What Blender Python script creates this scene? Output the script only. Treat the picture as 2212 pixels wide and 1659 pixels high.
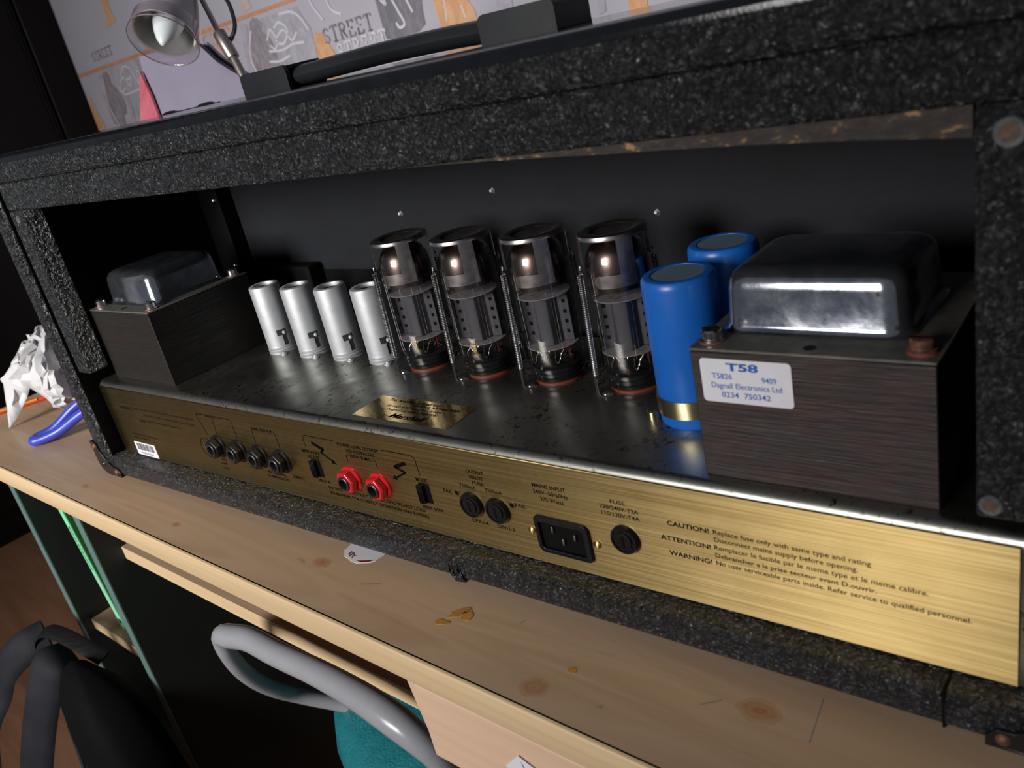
import bpy, bmesh, math, random
from mathutils import Vector, Matrix
from mathutils.geometry import delaunay_2d_cdt
for o in list(bpy.data.objects): bpy.data.objects.remove(o, do_unlink=True)
S = bpy.context.scene
COL = S.collection
PI = math.pi
R = math.radians

# ------------------------------------------------------------------ camera
cd = bpy.data.cameras.new('camera')
cam = bpy.data.objects.new('camera', cd); COL.objects.link(cam)
cd.sensor_width = 36.0; cd.sensor_fit = 'HORIZONTAL'
cd.lens = 1840.4 / 2212.0 * 36.0
cd.clip_start = 0.01; cd.clip_end = 50
yaw, pit, rol = -0.74225831, -0.38568742, -0.2272949
cf = Vector((math.sin(yaw)*math.cos(pit), math.cos(yaw)*math.cos(pit), math.sin(pit)))
cr = Vector((math.cos(yaw), -math.sin(yaw), 0)); cu = cr.cross(cf)
r2 = cr*math.cos(rol)+cu*math.sin(rol); u2 = -cr*math.sin(rol)+cu*math.cos(rol)
m = Matrix((r2, u2, -cf)).transposed().to_4x4(); m.translation = (0.75892, -0.272947, 0.283679)
cam.matrix_world = m
cd.dof.use_dof = True; cd.dof.focus_distance = 0.58; cd.dof.aperture_fstop = 15.0
S.camera = cam

# ------------------------------------------------------------------ world, light, exposure
w = bpy.data.worlds.new('world'); S.world = w; w.use_nodes = True
w.node_tree.nodes['Background'].inputs[0].default_value = (0.78, 0.86, 1.0, 1)
w.node_tree.nodes['Background'].inputs[1].default_value = 0.10
ld = bpy.data.lights.new('window_light', 'AREA'); ld.shape = 'RECTANGLE'; ld.size = 0.85; ld.size_y = 0.55
ld.energy = 13; ld.color = (1.0, 0.975, 0.94); ld.spread = R(74)
lo = bpy.data.objects.new('window_light', ld); COL.objects.link(lo)
lo.location = (0.04, -1.85, 0.66)
lo.rotation_euler = (Vector((-0.30, 0.0, 0.12)) - lo.location).to_track_quat('-Z', 'Y').to_euler()
S.view_settings.view_transform = 'Standard'; S.view_settings.look = 'None'
S.view_settings.exposure = 0.0; S.view_settings.gamma = 1.0; S.view_settings.use_curve_mapping = False
S.cycles.max_bounces = 10; S.cycles.transparent_max_bounces = 24
S.cycles.sample_clamp_indirect = 4.0

# ------------------------------------------------------------------ material helpers
def srgb(r, g, b):
    f = lambda c: (c/255/12.92) if c/255 <= 0.04045 else ((c/255+0.055)/1.055)**2.4
    return (f(r), f(g), f(b), 1)
class NT:
    def __init__(s, mt): s.t = mt.node_tree; s.n = s.t.nodes; s.l = s.t.links
    def new(s, typ, **kw):
        nd = s.n.new(typ)
        for k, v in kw.items():
            if k[0] == '_': setattr(nd, k[1:], v)
            else: nd.inputs[k.replace('__', ' ')].default_value = v
        return nd
    def link(s, a, b): s.l.new(a, b)
    def coords(s, scale=(1, 1, 1), rot=(0, 0, 0), loc=(0, 0, 0)):
        tc = s.n.new('ShaderNodeTexCoord'); mp = s.n.new('ShaderNodeMapping')
        mp.inputs['Scale'].default_value = scale; mp.inputs['Rotation'].default_value = rot; mp.inputs['Location'].default_value = loc
        s.link(tc.outputs['Object'], mp.inputs['Vector']); return mp.outputs['Vector']
    def noise(s, vec, scale, detail=3, rough=0.5, dist=0.0):
        nd = s.n.new('ShaderNodeTexNoise'); nd.inputs['Scale'].default_value = scale; nd.inputs['Detail'].default_value = detail
        nd.inputs['Roughness'].default_value = rough; nd.inputs['Distortion'].default_value = dist
        if vec is not None: s.link(vec, nd.inputs['Vector'])
        return nd.outputs['Fac']
    def voro(s, vec, scale, feature='F1'):
        nd = s.n.new('ShaderNodeTexVoronoi'); nd.feature = feature; nd.inputs['Scale'].default_value = scale
        if vec is not None: s.link(vec, nd.inputs['Vector'])
        return nd.outputs['Distance']
    def ramp(s, fac, stops):
        nd = s.n.new('ShaderNodeValToRGB'); el = nd.color_ramp.elements
        while len(el) < len(stops): el.new(0.5)
        for e, (p, c) in zip(el, stops):
            e.position = p; e.color = c if len(c) == 4 else (*c, 1)
        s.link(fac, nd.inputs['Fac']); return nd.outputs['Color']
    def math(s, op, a, b=None, clamp=False):
        nd = s.n.new('ShaderNodeMath'); nd.operation = op; nd.use_clamp = clamp
        for i, v in enumerate((a, b)):
            if v is None: continue
            if isinstance(v, (int, float)): nd.inputs[i].default_value = v
            else: s.link(v, nd.inputs[i])
        return nd.outputs[0]
    def mix(s, fac, a, b):
        nd = s.n.new('ShaderNodeMix'); nd.data_type = 'RGBA'
        for i, v in ((0, fac), (6, a), (7, b)):
            if hasattr(v, 'default_value') and not isinstance(v, (tuple, float)): s.link(v, nd.inputs[i])
            else: nd.inputs[i].default_value = v
        return nd.outputs[2]
    def bump(s, h, strength, dist):
        nd = s.n.new('ShaderNodeBump'); nd.inputs['Strength'].default_value = strength; nd.inputs['Distance'].default_value = dist
        s.link(h, nd.inputs['Height']); return nd.outputs['Normal']
def mat(name, col, rough=0.5, metal=0.0, spec=0.5, fn=None, **kw):
    mt = bpy.data.materials.new(name); mt.use_nodes = True
    b = mt.node_tree.nodes['Principled BSDF']
    c = col if len(col) == 4 else (*col, 1)
    b.inputs['Base Color'].default_value = c; b.inputs['Roughness'].default_value = rough
    b.inputs['Metallic'].default_value = metal; b.inputs['Specular IOR Level'].default_value = spec
    for k, v in kw.items(): b.inputs[k.replace('_', ' ')].default_value = v
    if fn: fn(NT(mt), b)
    return mt
M = {}
def speck(scale=60, lo=0.75, hi=1.15, col=None, bumpd=0.0):
    """subtle colour mottling + optional fine bump, so no surface is perfectly flat"""
    def f(n, b):
        base = tuple(b.inputs['Base Color'].default_value)
        v = n.coords(); f_ = n.noise(v, scale, 4, 0.6)
        c = n.ramp(f_, [(0.3, tuple(x*lo for x in base[:3])), (0.7, tuple(min(1, x*hi) for x in base[:3]))])
        n.link(c, b.inputs['Base Color'])
        if bumpd: n.link(n.bump(n.noise(v, scale*8, 2), 0.4, bumpd), b.inputs['Normal'])
    return f
def f_tolex(n, b):
    v = n.coords()
    wv = n.n.new('ShaderNodeMix'); wv.data_type = 'VECTOR'; wv.inputs[0].default_value = 0.006
    nz = n.n.new('ShaderNodeTexNoise'); nz.inputs['Scale'].default_value = 110; nz.inputs['Detail'].default_value = 3; n.link(v, nz.inputs['Vector'])
    n.link(v, wv.inputs[4]); n.link(nz.outputs['Color'], wv.inputs[5]); wv_ = wv.outputs[1]
    a = n.noise(wv_, 380, 4, 0.60, 1.2); c = n.voro(wv_, 170, 'DISTANCE_TO_EDGE'); e = n.voro(wv_, 620, 'SMOOTH_F1')
    crease = n.ramp(c, [(0.0, (0, 0, 0)), (0.16, (1, 1, 1))])
    w_ = n.noise(v, 60, 2, 0.5, 1.5)
    h = n.math('ADD', n.math('ADD', n.math('MULTIPLY', a, 1.25), n.math('MULTIPLY', crease, 0.13)), n.math('ADD', n.math('MULTIPLY', w_, 0.6), n.math('MULTIPLY', e, -0.45)))
    n.link(n.bump(h, 1.0, 0.0025), b.inputs['Normal'])
    d = n.noise(v, 14, 3)
    n.link(n.ramp(d, [(0.35, (0.0042, 0.0058, 0.0080)), (0.7, (0.0085, 0.011, 0.0145))]), b.inputs['Base Color'])
    n.link(n.ramp(n.noise(v, 160, 3), [(0.3, (0.22,)*3), (0.7, (0.36,)*3)]), b.inputs['Roughness'])
M['tolex'] = mat('black_vinyl', (0.014, 0.017, 0.021), 0.30, spec=0.85, fn=f_tolex)
def f_smooth(n, b):
    v = n.coords(); n.link(n.bump(n.noise(v, 120, 3), 0.2, 0.0004), b.inputs['Normal'])
    n.link(n.ramp(n.noise(v, 20, 3), [(0.3, (0.01, 0.011, 0.013)), (0.7, (0.018, 0.02, 0.023))]), b.inputs['Base Color'])
M['black_plastic'] = mat('black_plastic', (0.012, 0.013, 0.015), 0.33, fn=f_smooth)
M['jack_black'] = mat('jack_black', (0.006, 0.006, 0.007), 0.38, spec=0.28, fn=speck(120))
M['black_matte'] = mat('black_matte', (0.008, 0.008, 0.009), 0.85, spec=0.2, fn=speck(80))
M['black_gloss'] = mat('black_gloss', (0.008, 0.008, 0.009), 0.18, fn=speck(90))
M['top_vinyl'] = mat('smooth_shiny_vinyl', (0.008, 0.009, 0.011), 0.11, spec=0.4, fn=speck(90, bumpd=0.00012))
M['cavity'] = mat('dark_cavity', (0.003, 0.003, 0.003), 0.7, spec=0.1, fn=speck(100))
M['navy'] = mat('navy_board', (0.0062, 0.0072, 0.0105), 0.7, spec=0.3, fn=speck(35, 0.8, 1.2, bumpd=0.0003))
def f_worn(n, b):
    v = n.coords((1, 1, 2))
    k = n.noise(v, 120, 4, 0.65)
    n.link(n.ramp(k, [(0.40, (0.022, 0.018, 0.017)), (0.58, (0.045, 0.033, 0.026)), (0.66, (0.30, 0.18, 0.08))]), b.inputs['Base Color'])
    n.link(n.bump(k, 0.8, 0.0015), b.inputs['Normal'])
M['worn_wood'] = mat('worn_wood_edge', (0.06, 0.05, 0.04), 0.8, fn=f_worn)
M['hole_wood'] = mat('bare_wood_hole', (0.11, 0.065, 0.042), 0.8, fn=speck(400, 0.5, 1.3))
M['hole_ring'] = mat('torn_vinyl_rim', (0.10, 0.105, 0.105), 0.7, fn=speck(400, 0.5, 1.3))
ANI = 0.25
def f_brass(n, b):
    v = n.coords((6, 1, 900)); g = n.noise(v, 1.0, 4, 0.65)
    v2 = n.coords((30, 30, 30)); d = n.noise(v2, 1.0, 4, 0.6)
    c = n.ramp(g, [(0.25, (0.46, 0.31, 0.11)), (0.75, (0.68, 0.52, 0.24))])
    c = n.mix(n.ramp(d, [(0.45, (0, 0, 0)), (0.8, (0.45,)*3)]), c, (0.36, 0.25, 0.10, 1))
    n.link(c, b.inputs['Base Color'])
    n.link(n.ramp(g, [(0.2, (0.34,)*3), (0.8, (0.52,)*3)]), b.inputs['Roughness'])
    n.link(n.bump(g, 0.35, 0.0003), b.inputs['Normal'])
    tg = n.n.new('ShaderNodeTangent'); tg.direction_type = 'RADIAL'; tg.axis = 'Z'; n.link(tg.outputs[0], b.inputs['Tangent'])
    b.inputs['Anisotropic'].default_value = 0.9; b.inputs['Anisotropic Rotation'].default_value = ANI
M['brass'] = mat('brushed_brass', (0.62, 0.43, 0.16), 0.42, 1.0, fn=f_brass)
def f_goldfoil(n, b):
    v = n.coords(); n.link(n.bump(n.noise(v, 260, 2), 0.35, 0.0002), b.inputs['Normal'])
    n.link(n.ramp(n.noise(v, 70, 2), [(0.3, (0.60, 0.42, 0.15)), (0.7, (0.78, 0.58, 0.25))]), b.inputs['Base Color'])
M['gold_foil'] = mat('gold_foil', (0.7, 0.5, 0.2), 0.14, 1.0, fn=f_goldfoil)
def f_steel(n, b):
    v = n.coords((1, 1, 1)); st = n.noise(n.coords((1.4, 1, 1)), 230, 4, 0.65, 0.6); big = n.noise(v, 22, 4, 0.6, 0.8)
    spots = n.ramp(st, [(0.56, (0, 0, 0)), (0.61, (1, 1, 1))])
    mask = n.math('MULTIPLY', spots, n.ramp(big, [(0.44, (0, 0, 0)), (0.60, (1, 1, 1))]))
    c = n.ramp(big, [(0.3, (0.44, 0.44, 0.40)), (0.7, (0.27, 0.26, 0.22))])
    n.link(n.mix(mask, c, (0.05, 0.045, 0.038, 1)), b.inputs['Base Color'])
    n.link(n.ramp(big, [(0.3, (0.27,)*3), (0.75, (0.46,)*3)]), b.inputs['Roughness'])
    n.link(n.bump(n.noise(v, 500, 2), 0.12, 0.0002), b.inputs['Normal'])
M['steel'] = mat('zinc_chassis_steel', (0.4, 0.4, 0.37), 0.33, 1.0, fn=f_steel)
def f_bell(n, b):
    v = n.coords(); a = n.noise(v, 75, 5, 0.65, 0.4); s_ = n.noise(v, 190, 4, 0.7)
    c = n.ramp(a, [(0.35, (0.32, 0.35, 0.43)), (0.65, (0.50, 0.52, 0.56))])
    rust = n.math('MULTIPLY', n.ramp(s_, [(0.60, (0, 0, 0)), (0.68, (1, 1, 1))]), n.ramp(n.noise(v, 30, 3), [(0.5, (0, 0, 0)), (0.62, (1, 1, 1))]))
    n.link(n.mix(rust, c, (0.16, 0.12, 0.09, 1)), b.inputs['Base Color'])
    n.link(n.ramp(a, [(0.3, (0.10,)*3), (0.7, (0.18,)*3)]), b.inputs['Roughness'])
    n.link(n.bump(s_, 0.12, 0.0004), b.inputs['Normal'])
M['flange'] = mat('dull_flange_steel', (0.20, 0.19, 0.165), 0.5, 0.75, fn=speck(90, 0.6, 1.2, bumpd=0.0002))
M['bell'] = mat('transformer_bell_steel', (0.5, 0.52, 0.56), 0.28, 0.95, fn=f_bell)
def lam(c0, c1):
    def f(n, b):
        g = n.noise(n.coords((14, 14, 2300)), 1.0, 2, 0.5); r_ = n.noise(n.coords((45, 45, 70)), 1.0, 5, 0.65)
        c = n.mix(n.ramp(r_, [(0.4, (0, 0, 0)), (0.75, (0.9,)*3)]), c0, c1)
        n.link(c, b.inputs['Base Color'])
        n.link(n.bump(g, 0.7, 0.0009), b.inputs['Normal'])
    return f
M['lam_red'] = mat('rusty_laminations', (0.06, 0.035, 0.03), 0.5, 0.35, fn=lam((0.026, 0.021, 0.022, 1), (0.052, 0.021, 0.016, 1)))
M['lam_dark'] = mat('dark_laminations', (0.03, 0.028, 0.025), 0.45, 0.35, fn=lam((0.019, 0.018, 0.017, 1), (0.034, 0.020, 0.015, 1)))
M['alu'] = mat('dull_aluminium', (0.46, 0.47, 0.49), 0.58, 0.62, fn=speck(120, 0.92, 1.06, bumpd=0.00008))
M['slot_grey'] = mat('recess_grey', (0.055, 0.055, 0.058), 0.5, 0.6, fn=speck(200))
M['chrome'] = mat('bright_steel', (0.62, 0.61, 0.60), 0.22, 1.0, fn=speck(200, 0.8, 1.1))
M['clip_steel'] = mat('dull_retainer_steel', (0.40, 0.365, 0.36), 0.34, 1.0, fn=speck(160, 0.7, 1.2))
M['rust'] = mat('rusted_screw', (0.16, 0.07, 0.045), 0.6, 0.5, fn=speck(500, 0.5, 1.5))
M['washer_red'] = mat('red_fibre_washer', (0.20, 0.045, 0.03), 0.7, fn=speck(300))
M['blue'] = mat('blue_sleeve', (0.010, 0.118, 0.49), 0.34, spec=0.5, fn=speck(40, 0.93, 1.05))
M['cap_grey'] = mat('grey_blue_disc', (0.13, 0.19, 0.26), 0.55, fn=speck(150, 0.9, 1.1))
M['clamp'] = mat('yellow_zinc_band', (0.50, 0.43, 0.27), 0.28, 1.0, fn=speck(60, 0.8, 1.15))
M['plate_grey'] = mat('carbon_grey_anode', (0.068, 0.068, 0.082), 0.48, 0.2, fn=speck(120, 0.9, 1.1))
M['mica'] = mat('mica_spacer', (0.30, 0.27, 0.29), 0.4, fn=speck(200, 0.9, 1.1))
M['getter'] = mat('getter_mirror', (0.17, 0.125, 0.11), 0.30, 1.0, fn=speck(60, 0.8, 1.1))
M['ceramic'] = mat('orange_socket_ring', (0.14, 0.028, 0.012), 0.5, fn=speck(100))
M['wire_red'] = mat('red_wire_sleeve', (0.25, 0.02, 0.015), 0.4, fn=speck(300))
M['amber'] = mat('amber_resin', (0.42, 0.20, 0.045), 0.25, fn=speck(120, 0.8, 1.2))
M['red_plastic'] = mat('red_jack_plastic', (0.48, 0.012, 0.018), 0.22, fn=speck(80, 0.9, 1.1))
M['ink'] = mat('black_ink', (0.004, 0.003, 0.002), 0.7, spec=0.03, fn=speck(300, 0.8, 1.2))
M['ink_faded'] = mat('faded_black_ink', (0.018, 0.012, 0.006), 0.7, spec=0.05, fn=speck(900, 0.5, 1.5))
M['ink_blue'] = mat('blue_ink', (0.02, 0.10, 0.40), 0.5, fn=speck(300, 0.9, 1.1))
M['label'] = mat('white_label', (0.68, 0.67, 0.72), 0.42, fn=speck(80, 0.96, 1.03))
M['dark_red_ink'] = mat('dark_red_ink', (0.16, 0.02, 0.02), 0.5, fn=speck(300))
def glass_mat(name, tint, fac0, rough=0.03):
    mt = bpy.data.materials.new(name); mt.use_nodes = True; n = NT(mt); n.n.clear()
    out = n.n.new('ShaderNodeOutputMaterial'); mx = n.n.new('ShaderNodeMixShader')
    tr = n.n.new('ShaderNodeBsdfTransparent'); gl = n.n.new('ShaderNodeBsdfGlossy')
    tr.inputs[0].default_value = (*tint, 1); gl.inputs['Roughness'].default_value = rough; gl.inputs['Color'].default_value = (1, 1, 1, 1)
    fr = n.n.new('ShaderNodeFresnel'); fr.inputs['IOR'].default_value = 1.5
    sm = n.noise(n.coords(), 40, 3); k = n.math('ADD', n.math('ADD', fr.outputs[0], 0.02), n.math('MULTIPLY', sm, fac0))
    geo = n.n.new('ShaderNodeNewGeometry'); k = n.math('MULTIPLY', k, n.math('SUBTRACT', 1.0, geo.outputs['Backfacing']), True)
    n.link(k, mx.inputs[0]); n.link(tr.outputs[0], mx.inputs[1]); n.link(gl.outputs[0], mx.inputs[2]); n.link(mx.outputs[0], out.inputs[0])
    return mt
M['glass'] = glass_mat('valve_glass', (0.86, 0.85, 0.84), 0.02)
M['clear'] = glass_mat('clear_skirt', (0.93, 0.90, 0.92), 0.04, 0.08)
# desk
KNOTS = [(0.3298, 0.035, .0085, .0055), (0.5263, 0.0123, .0085, .0065), (0.6234, 0.0468, .010, .007), (0.008, 0.0183, .006, .003), (-0.05, 0.055, .005, .0025), (0.17, 0.018, .005, .003)]
KN = []
for (x, y, a, b_) in KNOTS: KN.append((x, y, a, b_))
def f_desk(n, b):
    g = n.noise(n.coords((2.2, 26, 8)), 1.0, 5, 0.6, 0.9); g2 = n.noise(n.coords((5, 120, 40)), 1.0, 3)
    c = n.ramp(g, [(0.28, (0.33, 0.205, 0.125)), (0.42, (0.44, 0.31, 0.21)), (0.55, (0.39, 0.26, 0.17)), (0.74, (0.49, 0.365, 0.25))])
    c = n.mix(n.ramp(g2, [(0.5, (0, 0, 0)), (0.8, (0.35,)*3)]), c, (0.44, 0.26, 0.15, 1))
    tc = n.n.new('ShaderNodeTexCoord'); sp = n.n.new('ShaderNodeSeparateXYZ'); n.link(tc.outputs['Object'], sp.inputs[0])
    wob = n.math('MULTIPLY', n.math('SUBTRACT', n.noise(n.coords(), 120, 3), 0.5), 0.9)
    for (x, y, a, b_) in KN:
        dx = n.math('DIVIDE', n.math('SUBTRACT', sp.outputs[0], x), a); dy = n.math('DIVIDE', n.math('SUBTRACT', sp.outputs[1], y), b_)
        d = n.math('ADD', n.math('SQRT', n.math('ADD', n.math('MULTIPLY', dx, dx), n.math('MULTIPLY', dy, dy))), wob)
        ring = n.math('MULTIPLY', n.math('ADD', n.math('SINE', n.math('MULTIPLY', d, 14)), 1), 0.18)
        fall = n.ramp(d, [(0.15, (1, 1, 1)), (0.9, (0.45,)*3), (1.0, (0, 0, 0))])
        nd = n.n.new('ShaderNodeMath'); nd.operation = 'MULTIPLY'; n.link(fall, nd.inputs[0]); n.link(n.math('ADD', ring, 0.55), nd.inputs[1])
        c = n.mix(nd.outputs[0], c, (0.30, 0.115, 0.045, 1))
    n.link(c, b.inputs['Base Color'])
    n.link(n.bump(n.noise(n.coords((20, 300, 300)), 1.0, 2), 0.05, 0.0003), b.inputs['Normal'])
M['desk_top'] = mat('pine_laminate', (0.5, 0.36, 0.24), 0.40, spec=0.4, fn=f_desk)
def woodf(c0, c1, sc=(3, 40, 160), r=None):
    def f(n, b):
        g = n.noise(n.coords(sc), 1.0, 5, 0.6, 0.6)
        n.link(n.ramp(g, [(0.3, c0), (0.7, c1)]), b.inputs['Base Color'])
        n.link(n.bump(g, 0.08, 0.0004), b.inputs['Normal'])
    return f
M['desk_edge'] = mat('pine_edge', (0.62, 0.45, 0.26), 0.36, fn=woodf((0.58, 0.41, 0.235), (0.67, 0.50, 0.30)))
M['drawer'] = mat('pale_beech_front', (0.66, 0.46, 0.33), 0.45, fn=woodf((0.60, 0.40, 0.275), (0.66, 0.465, 0.335), (4, 30, 140)))
M['green_board'] = mat('dark_green_laminate', (0.016, 0.02, 0.018), 0.5, spec=0.3, fn=woodf((0.013, 0.016, 0.014), (0.022, 0.026, 0.022), (60, 4, 4)))
M['green_edge'] = mat('grey_green_edge_band', (0.10, 0.17, 0.155), 0.45, fn=speck(60, 0.9, 1.1))
M['floor'] = mat('wood_laminate_floor', (0.30, 0.15, 0.075), 0.45, fn=woodf((0.19, 0.085, 0.045), (0.28, 0.145, 0.08), (3, 18, 1)))
def f_wall(n, b):
    v = n.coords((1, 1, 1)); a = n.noise(v, 3.0, 3, 0.6); f_ = n.noise(n.coords((140, 1, 240)), 1.0, 3, 0.6)
    c = n.ramp(a, [(0.35, (0.46, 0.44, 0.515)), (0.65, (0.53, 0.505, 0.585))])
    n.link(n.mix(n.ramp(f_, [(0.3, (0, 0, 0)), (0.8, (0.35,)*3)]), c, (0.46, 0.44, 0.50, 1)), b.inputs['Base Color'])
    n.link(n.bump(f_, 0.15, 0.0005), b.inputs['Normal'])
M['wallpaper'] = mat('lavender_wallpaper', (0.53, 0.5, 0.57), 0.75, fn=f_wall)
def scratch(c0, c1, sc=60, lo=0.45, hi=0.6):
    def f(n, b):
        k = n.noise(n.coords((1, 1, 0.5)), sc, 5, 0.7, 1.0)
        n.link(n.ramp(k, [(lo, c0), (hi, c1)]), b.inputs['Base Color'])
    return f
M['p_orange'] = mat('print_orange', (0.70, 0.38, 0.20), 0.75, fn=scratch((0.66, 0.36, 0.19), (0.74, 0.45, 0.26)))
M['p_line'] = mat('print_orange_line', (0.62, 0.28, 0.15), 0.75, fn=scratch((0.60, 0.27, 0.15), (0.66, 0.35, 0.22)))
M['p_grey'] = mat('print_grey', (0.20, 0.19, 0.22), 0.75, fn=scratch((0.19, 0.18, 0.215), (0.26, 0.245, 0.28), 40))
M['p_mid'] = mat('print_mid_grey', (0.36, 0.34, 0.39), 0.75, fn=scratch((0.36, 0.34, 0.40), (0.50, 0.48, 0.55), 26, 0.35, 0.6))
M['p_fig'] = mat('print_figure_grey', (0.26, 0.23, 0.26), 0.75, fn=scratch((0.25, 0.23, 0.27), (0.42, 0.36, 0.38), 60, 0.42, 0.66))
M['p_white'] = mat('print_white', (0.72, 0.70, 0.76), 0.75, fn=scratch((0.72, 0.70, 0.76), (0.62, 0.60, 0.66), 90, 0.5, 0.7))
M['p_dark'] = mat('print_dark_letters', (0.12, 0.10, 0.11), 0.75, fn=scratch((0.14, 0.12, 0.13), (0.40, 0.37, 0.40), 90, 0.44, 0.58))
M['p_peach'] = mat('print_peach', (0.62, 0.46, 0.42), 0.75, fn=scratch((0.64, 0.42, 0.33), (0.60, 0.50, 0.49), 30))
M['wardrobe'] = mat('very_dark_wood', (0.006, 0.004, 0.003), 0.42, spec=0.2, fn=woodf((0.003, 0.002, 0.0018), (0.006, 0.004, 0.003), (30, 30, 2)))
M['paper'] = mat('white_tissue_paper', (0.52, 0.51, 0.52), 0.55, fn=speck(40, 0.95, 1.03, bumpd=0.0002))
M['paper'].node_tree.nodes['Principled BSDF'].inputs['Subsurface Weight'].default_value = 0.0
M['blue_rubber'] = mat('royal_blue_plastic', (0.035, 0.055, 0.40), 0.34, fn=speck(60, 0.9, 1.1))
M['red_paint'] = mat('red_paint', (0.62, 0.055, 0.02), 0.4, fn=speck(60))
M['orange_paint'] = mat('orange_paint', (0.75, 0.28, 0.03), 0.4, fn=speck(60))
M['book_green'] = mat('bright_green_cover', (0.24, 0.74, 0.40), 0.4, fn=speck(50, 0.93, 1.05))
M['book_dark'] = mat('dark_green_cover', (0.03, 0.12, 0.03), 0.4, fn=speck(50, 0.9, 1.1))
M['pages'] = mat('page_edges', (0.6, 0.57, 0.5), 0.8, fn=speck(300))
M['grey_plastic'] = mat('grey_armrest_plastic', (0.275, 0.28, 0.305), 0.26, fn=speck(50, 0.95, 1.04, bumpd=0.00008))
def f_teal(n, b):
    v = n.coords(); k = n.voro(v, 420, 'SMOOTH_F1'); n.link(n.bump(k, 0.8, 0.0009), b.inputs['Normal'])
    n.link(n.ramp(n.noise(v, 60, 3), [(0.3, (0.008, 0.13, 0.155)), (0.7, (0.014, 0.175, 0.20))]), b.inputs['Base Color'])
M['teal'] = mat('teal_vinyl', (0.002, 0.2, 0.22), 0.42, fn=f_teal)
def f_fabric(n, b):
    v = n.coords(); k = n.noise(v, 700, 2); n.link(n.bump(k, 0.5, 0.0006), b.inputs['Normal'])
    n.link(n.ramp(n.noise(v, 25, 3), [(0.3, (0.006, 0.0065, 0.010)), (0.7, (0.012, 0.0125, 0.019))]), b.inputs['Base Color'])
M['bag'] = mat('dark_navy_nylon', (0.02, 0.02, 0.03), 0.75, spec=0.3, fn=f_fabric)
M['bag_black'] = mat('black_nylon', (0.0022, 0.0022, 0.0026), 0.8, spec=0.1, fn=speck(300))
def f_web(n, b):
    g = n.noise(n.coords((10, 10, 420)), 1.0, 1); n.link(n.bump(g, 1.0, 0.001), b.inputs['Normal'])
M['webbing'] = mat('black_webbing', (0.006, 0.006, 0.007), 0.7, spec=0.2, fn=f_web)
M['lamp_silver'] = mat('satin_silver', (0.36, 0.35, 0.375), 0.42, 0.25, fn=speck(60, 0.95, 1.04))
M['lamp_inner'] = mat('silver_reflector', (0.52, 0.52, 0.50), 0.30, 0.8, fn=speck(60, 0.95, 1.04))
M['lamp_stem'] = mat('brown_nickel', (0.30, 0.255, 0.245), 0.35, 0.8, fn=speck(60, 0.9, 1.1))
M['bulb'] = mat('opal_bulb', (0.62, 0.66, 0.69), 0.15, fn=speck(40, 0.97, 1.02))
M['holder'] = mat('lavender_plastic', (0.21, 0.195, 0.26), 0.45, fn=speck(12, 0.92, 1.06))
M['pink'] = mat('pink_red_card', (0.70, 0.14, 0.20), 0.5, fn=scratch((0.36, 0.05, 0.09), (0.50, 0.17, 0.20), 14, 0.35, 0.7))
def f_grille(n, b):
    v = n.coords(); a = n.n.new('ShaderNodeTexChecker'); a.inputs['Scale'].default_value = 330; n.link(v, a.inputs['Vector'])
    n.link(n.bump(a.outputs['Fac'], 1.0, 0.0012), b.inputs['Normal'])
M['grille'] = mat('woven_black_cloth', (0.012, 0.012, 0.012), 0.5, fn=f_grille)

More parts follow.
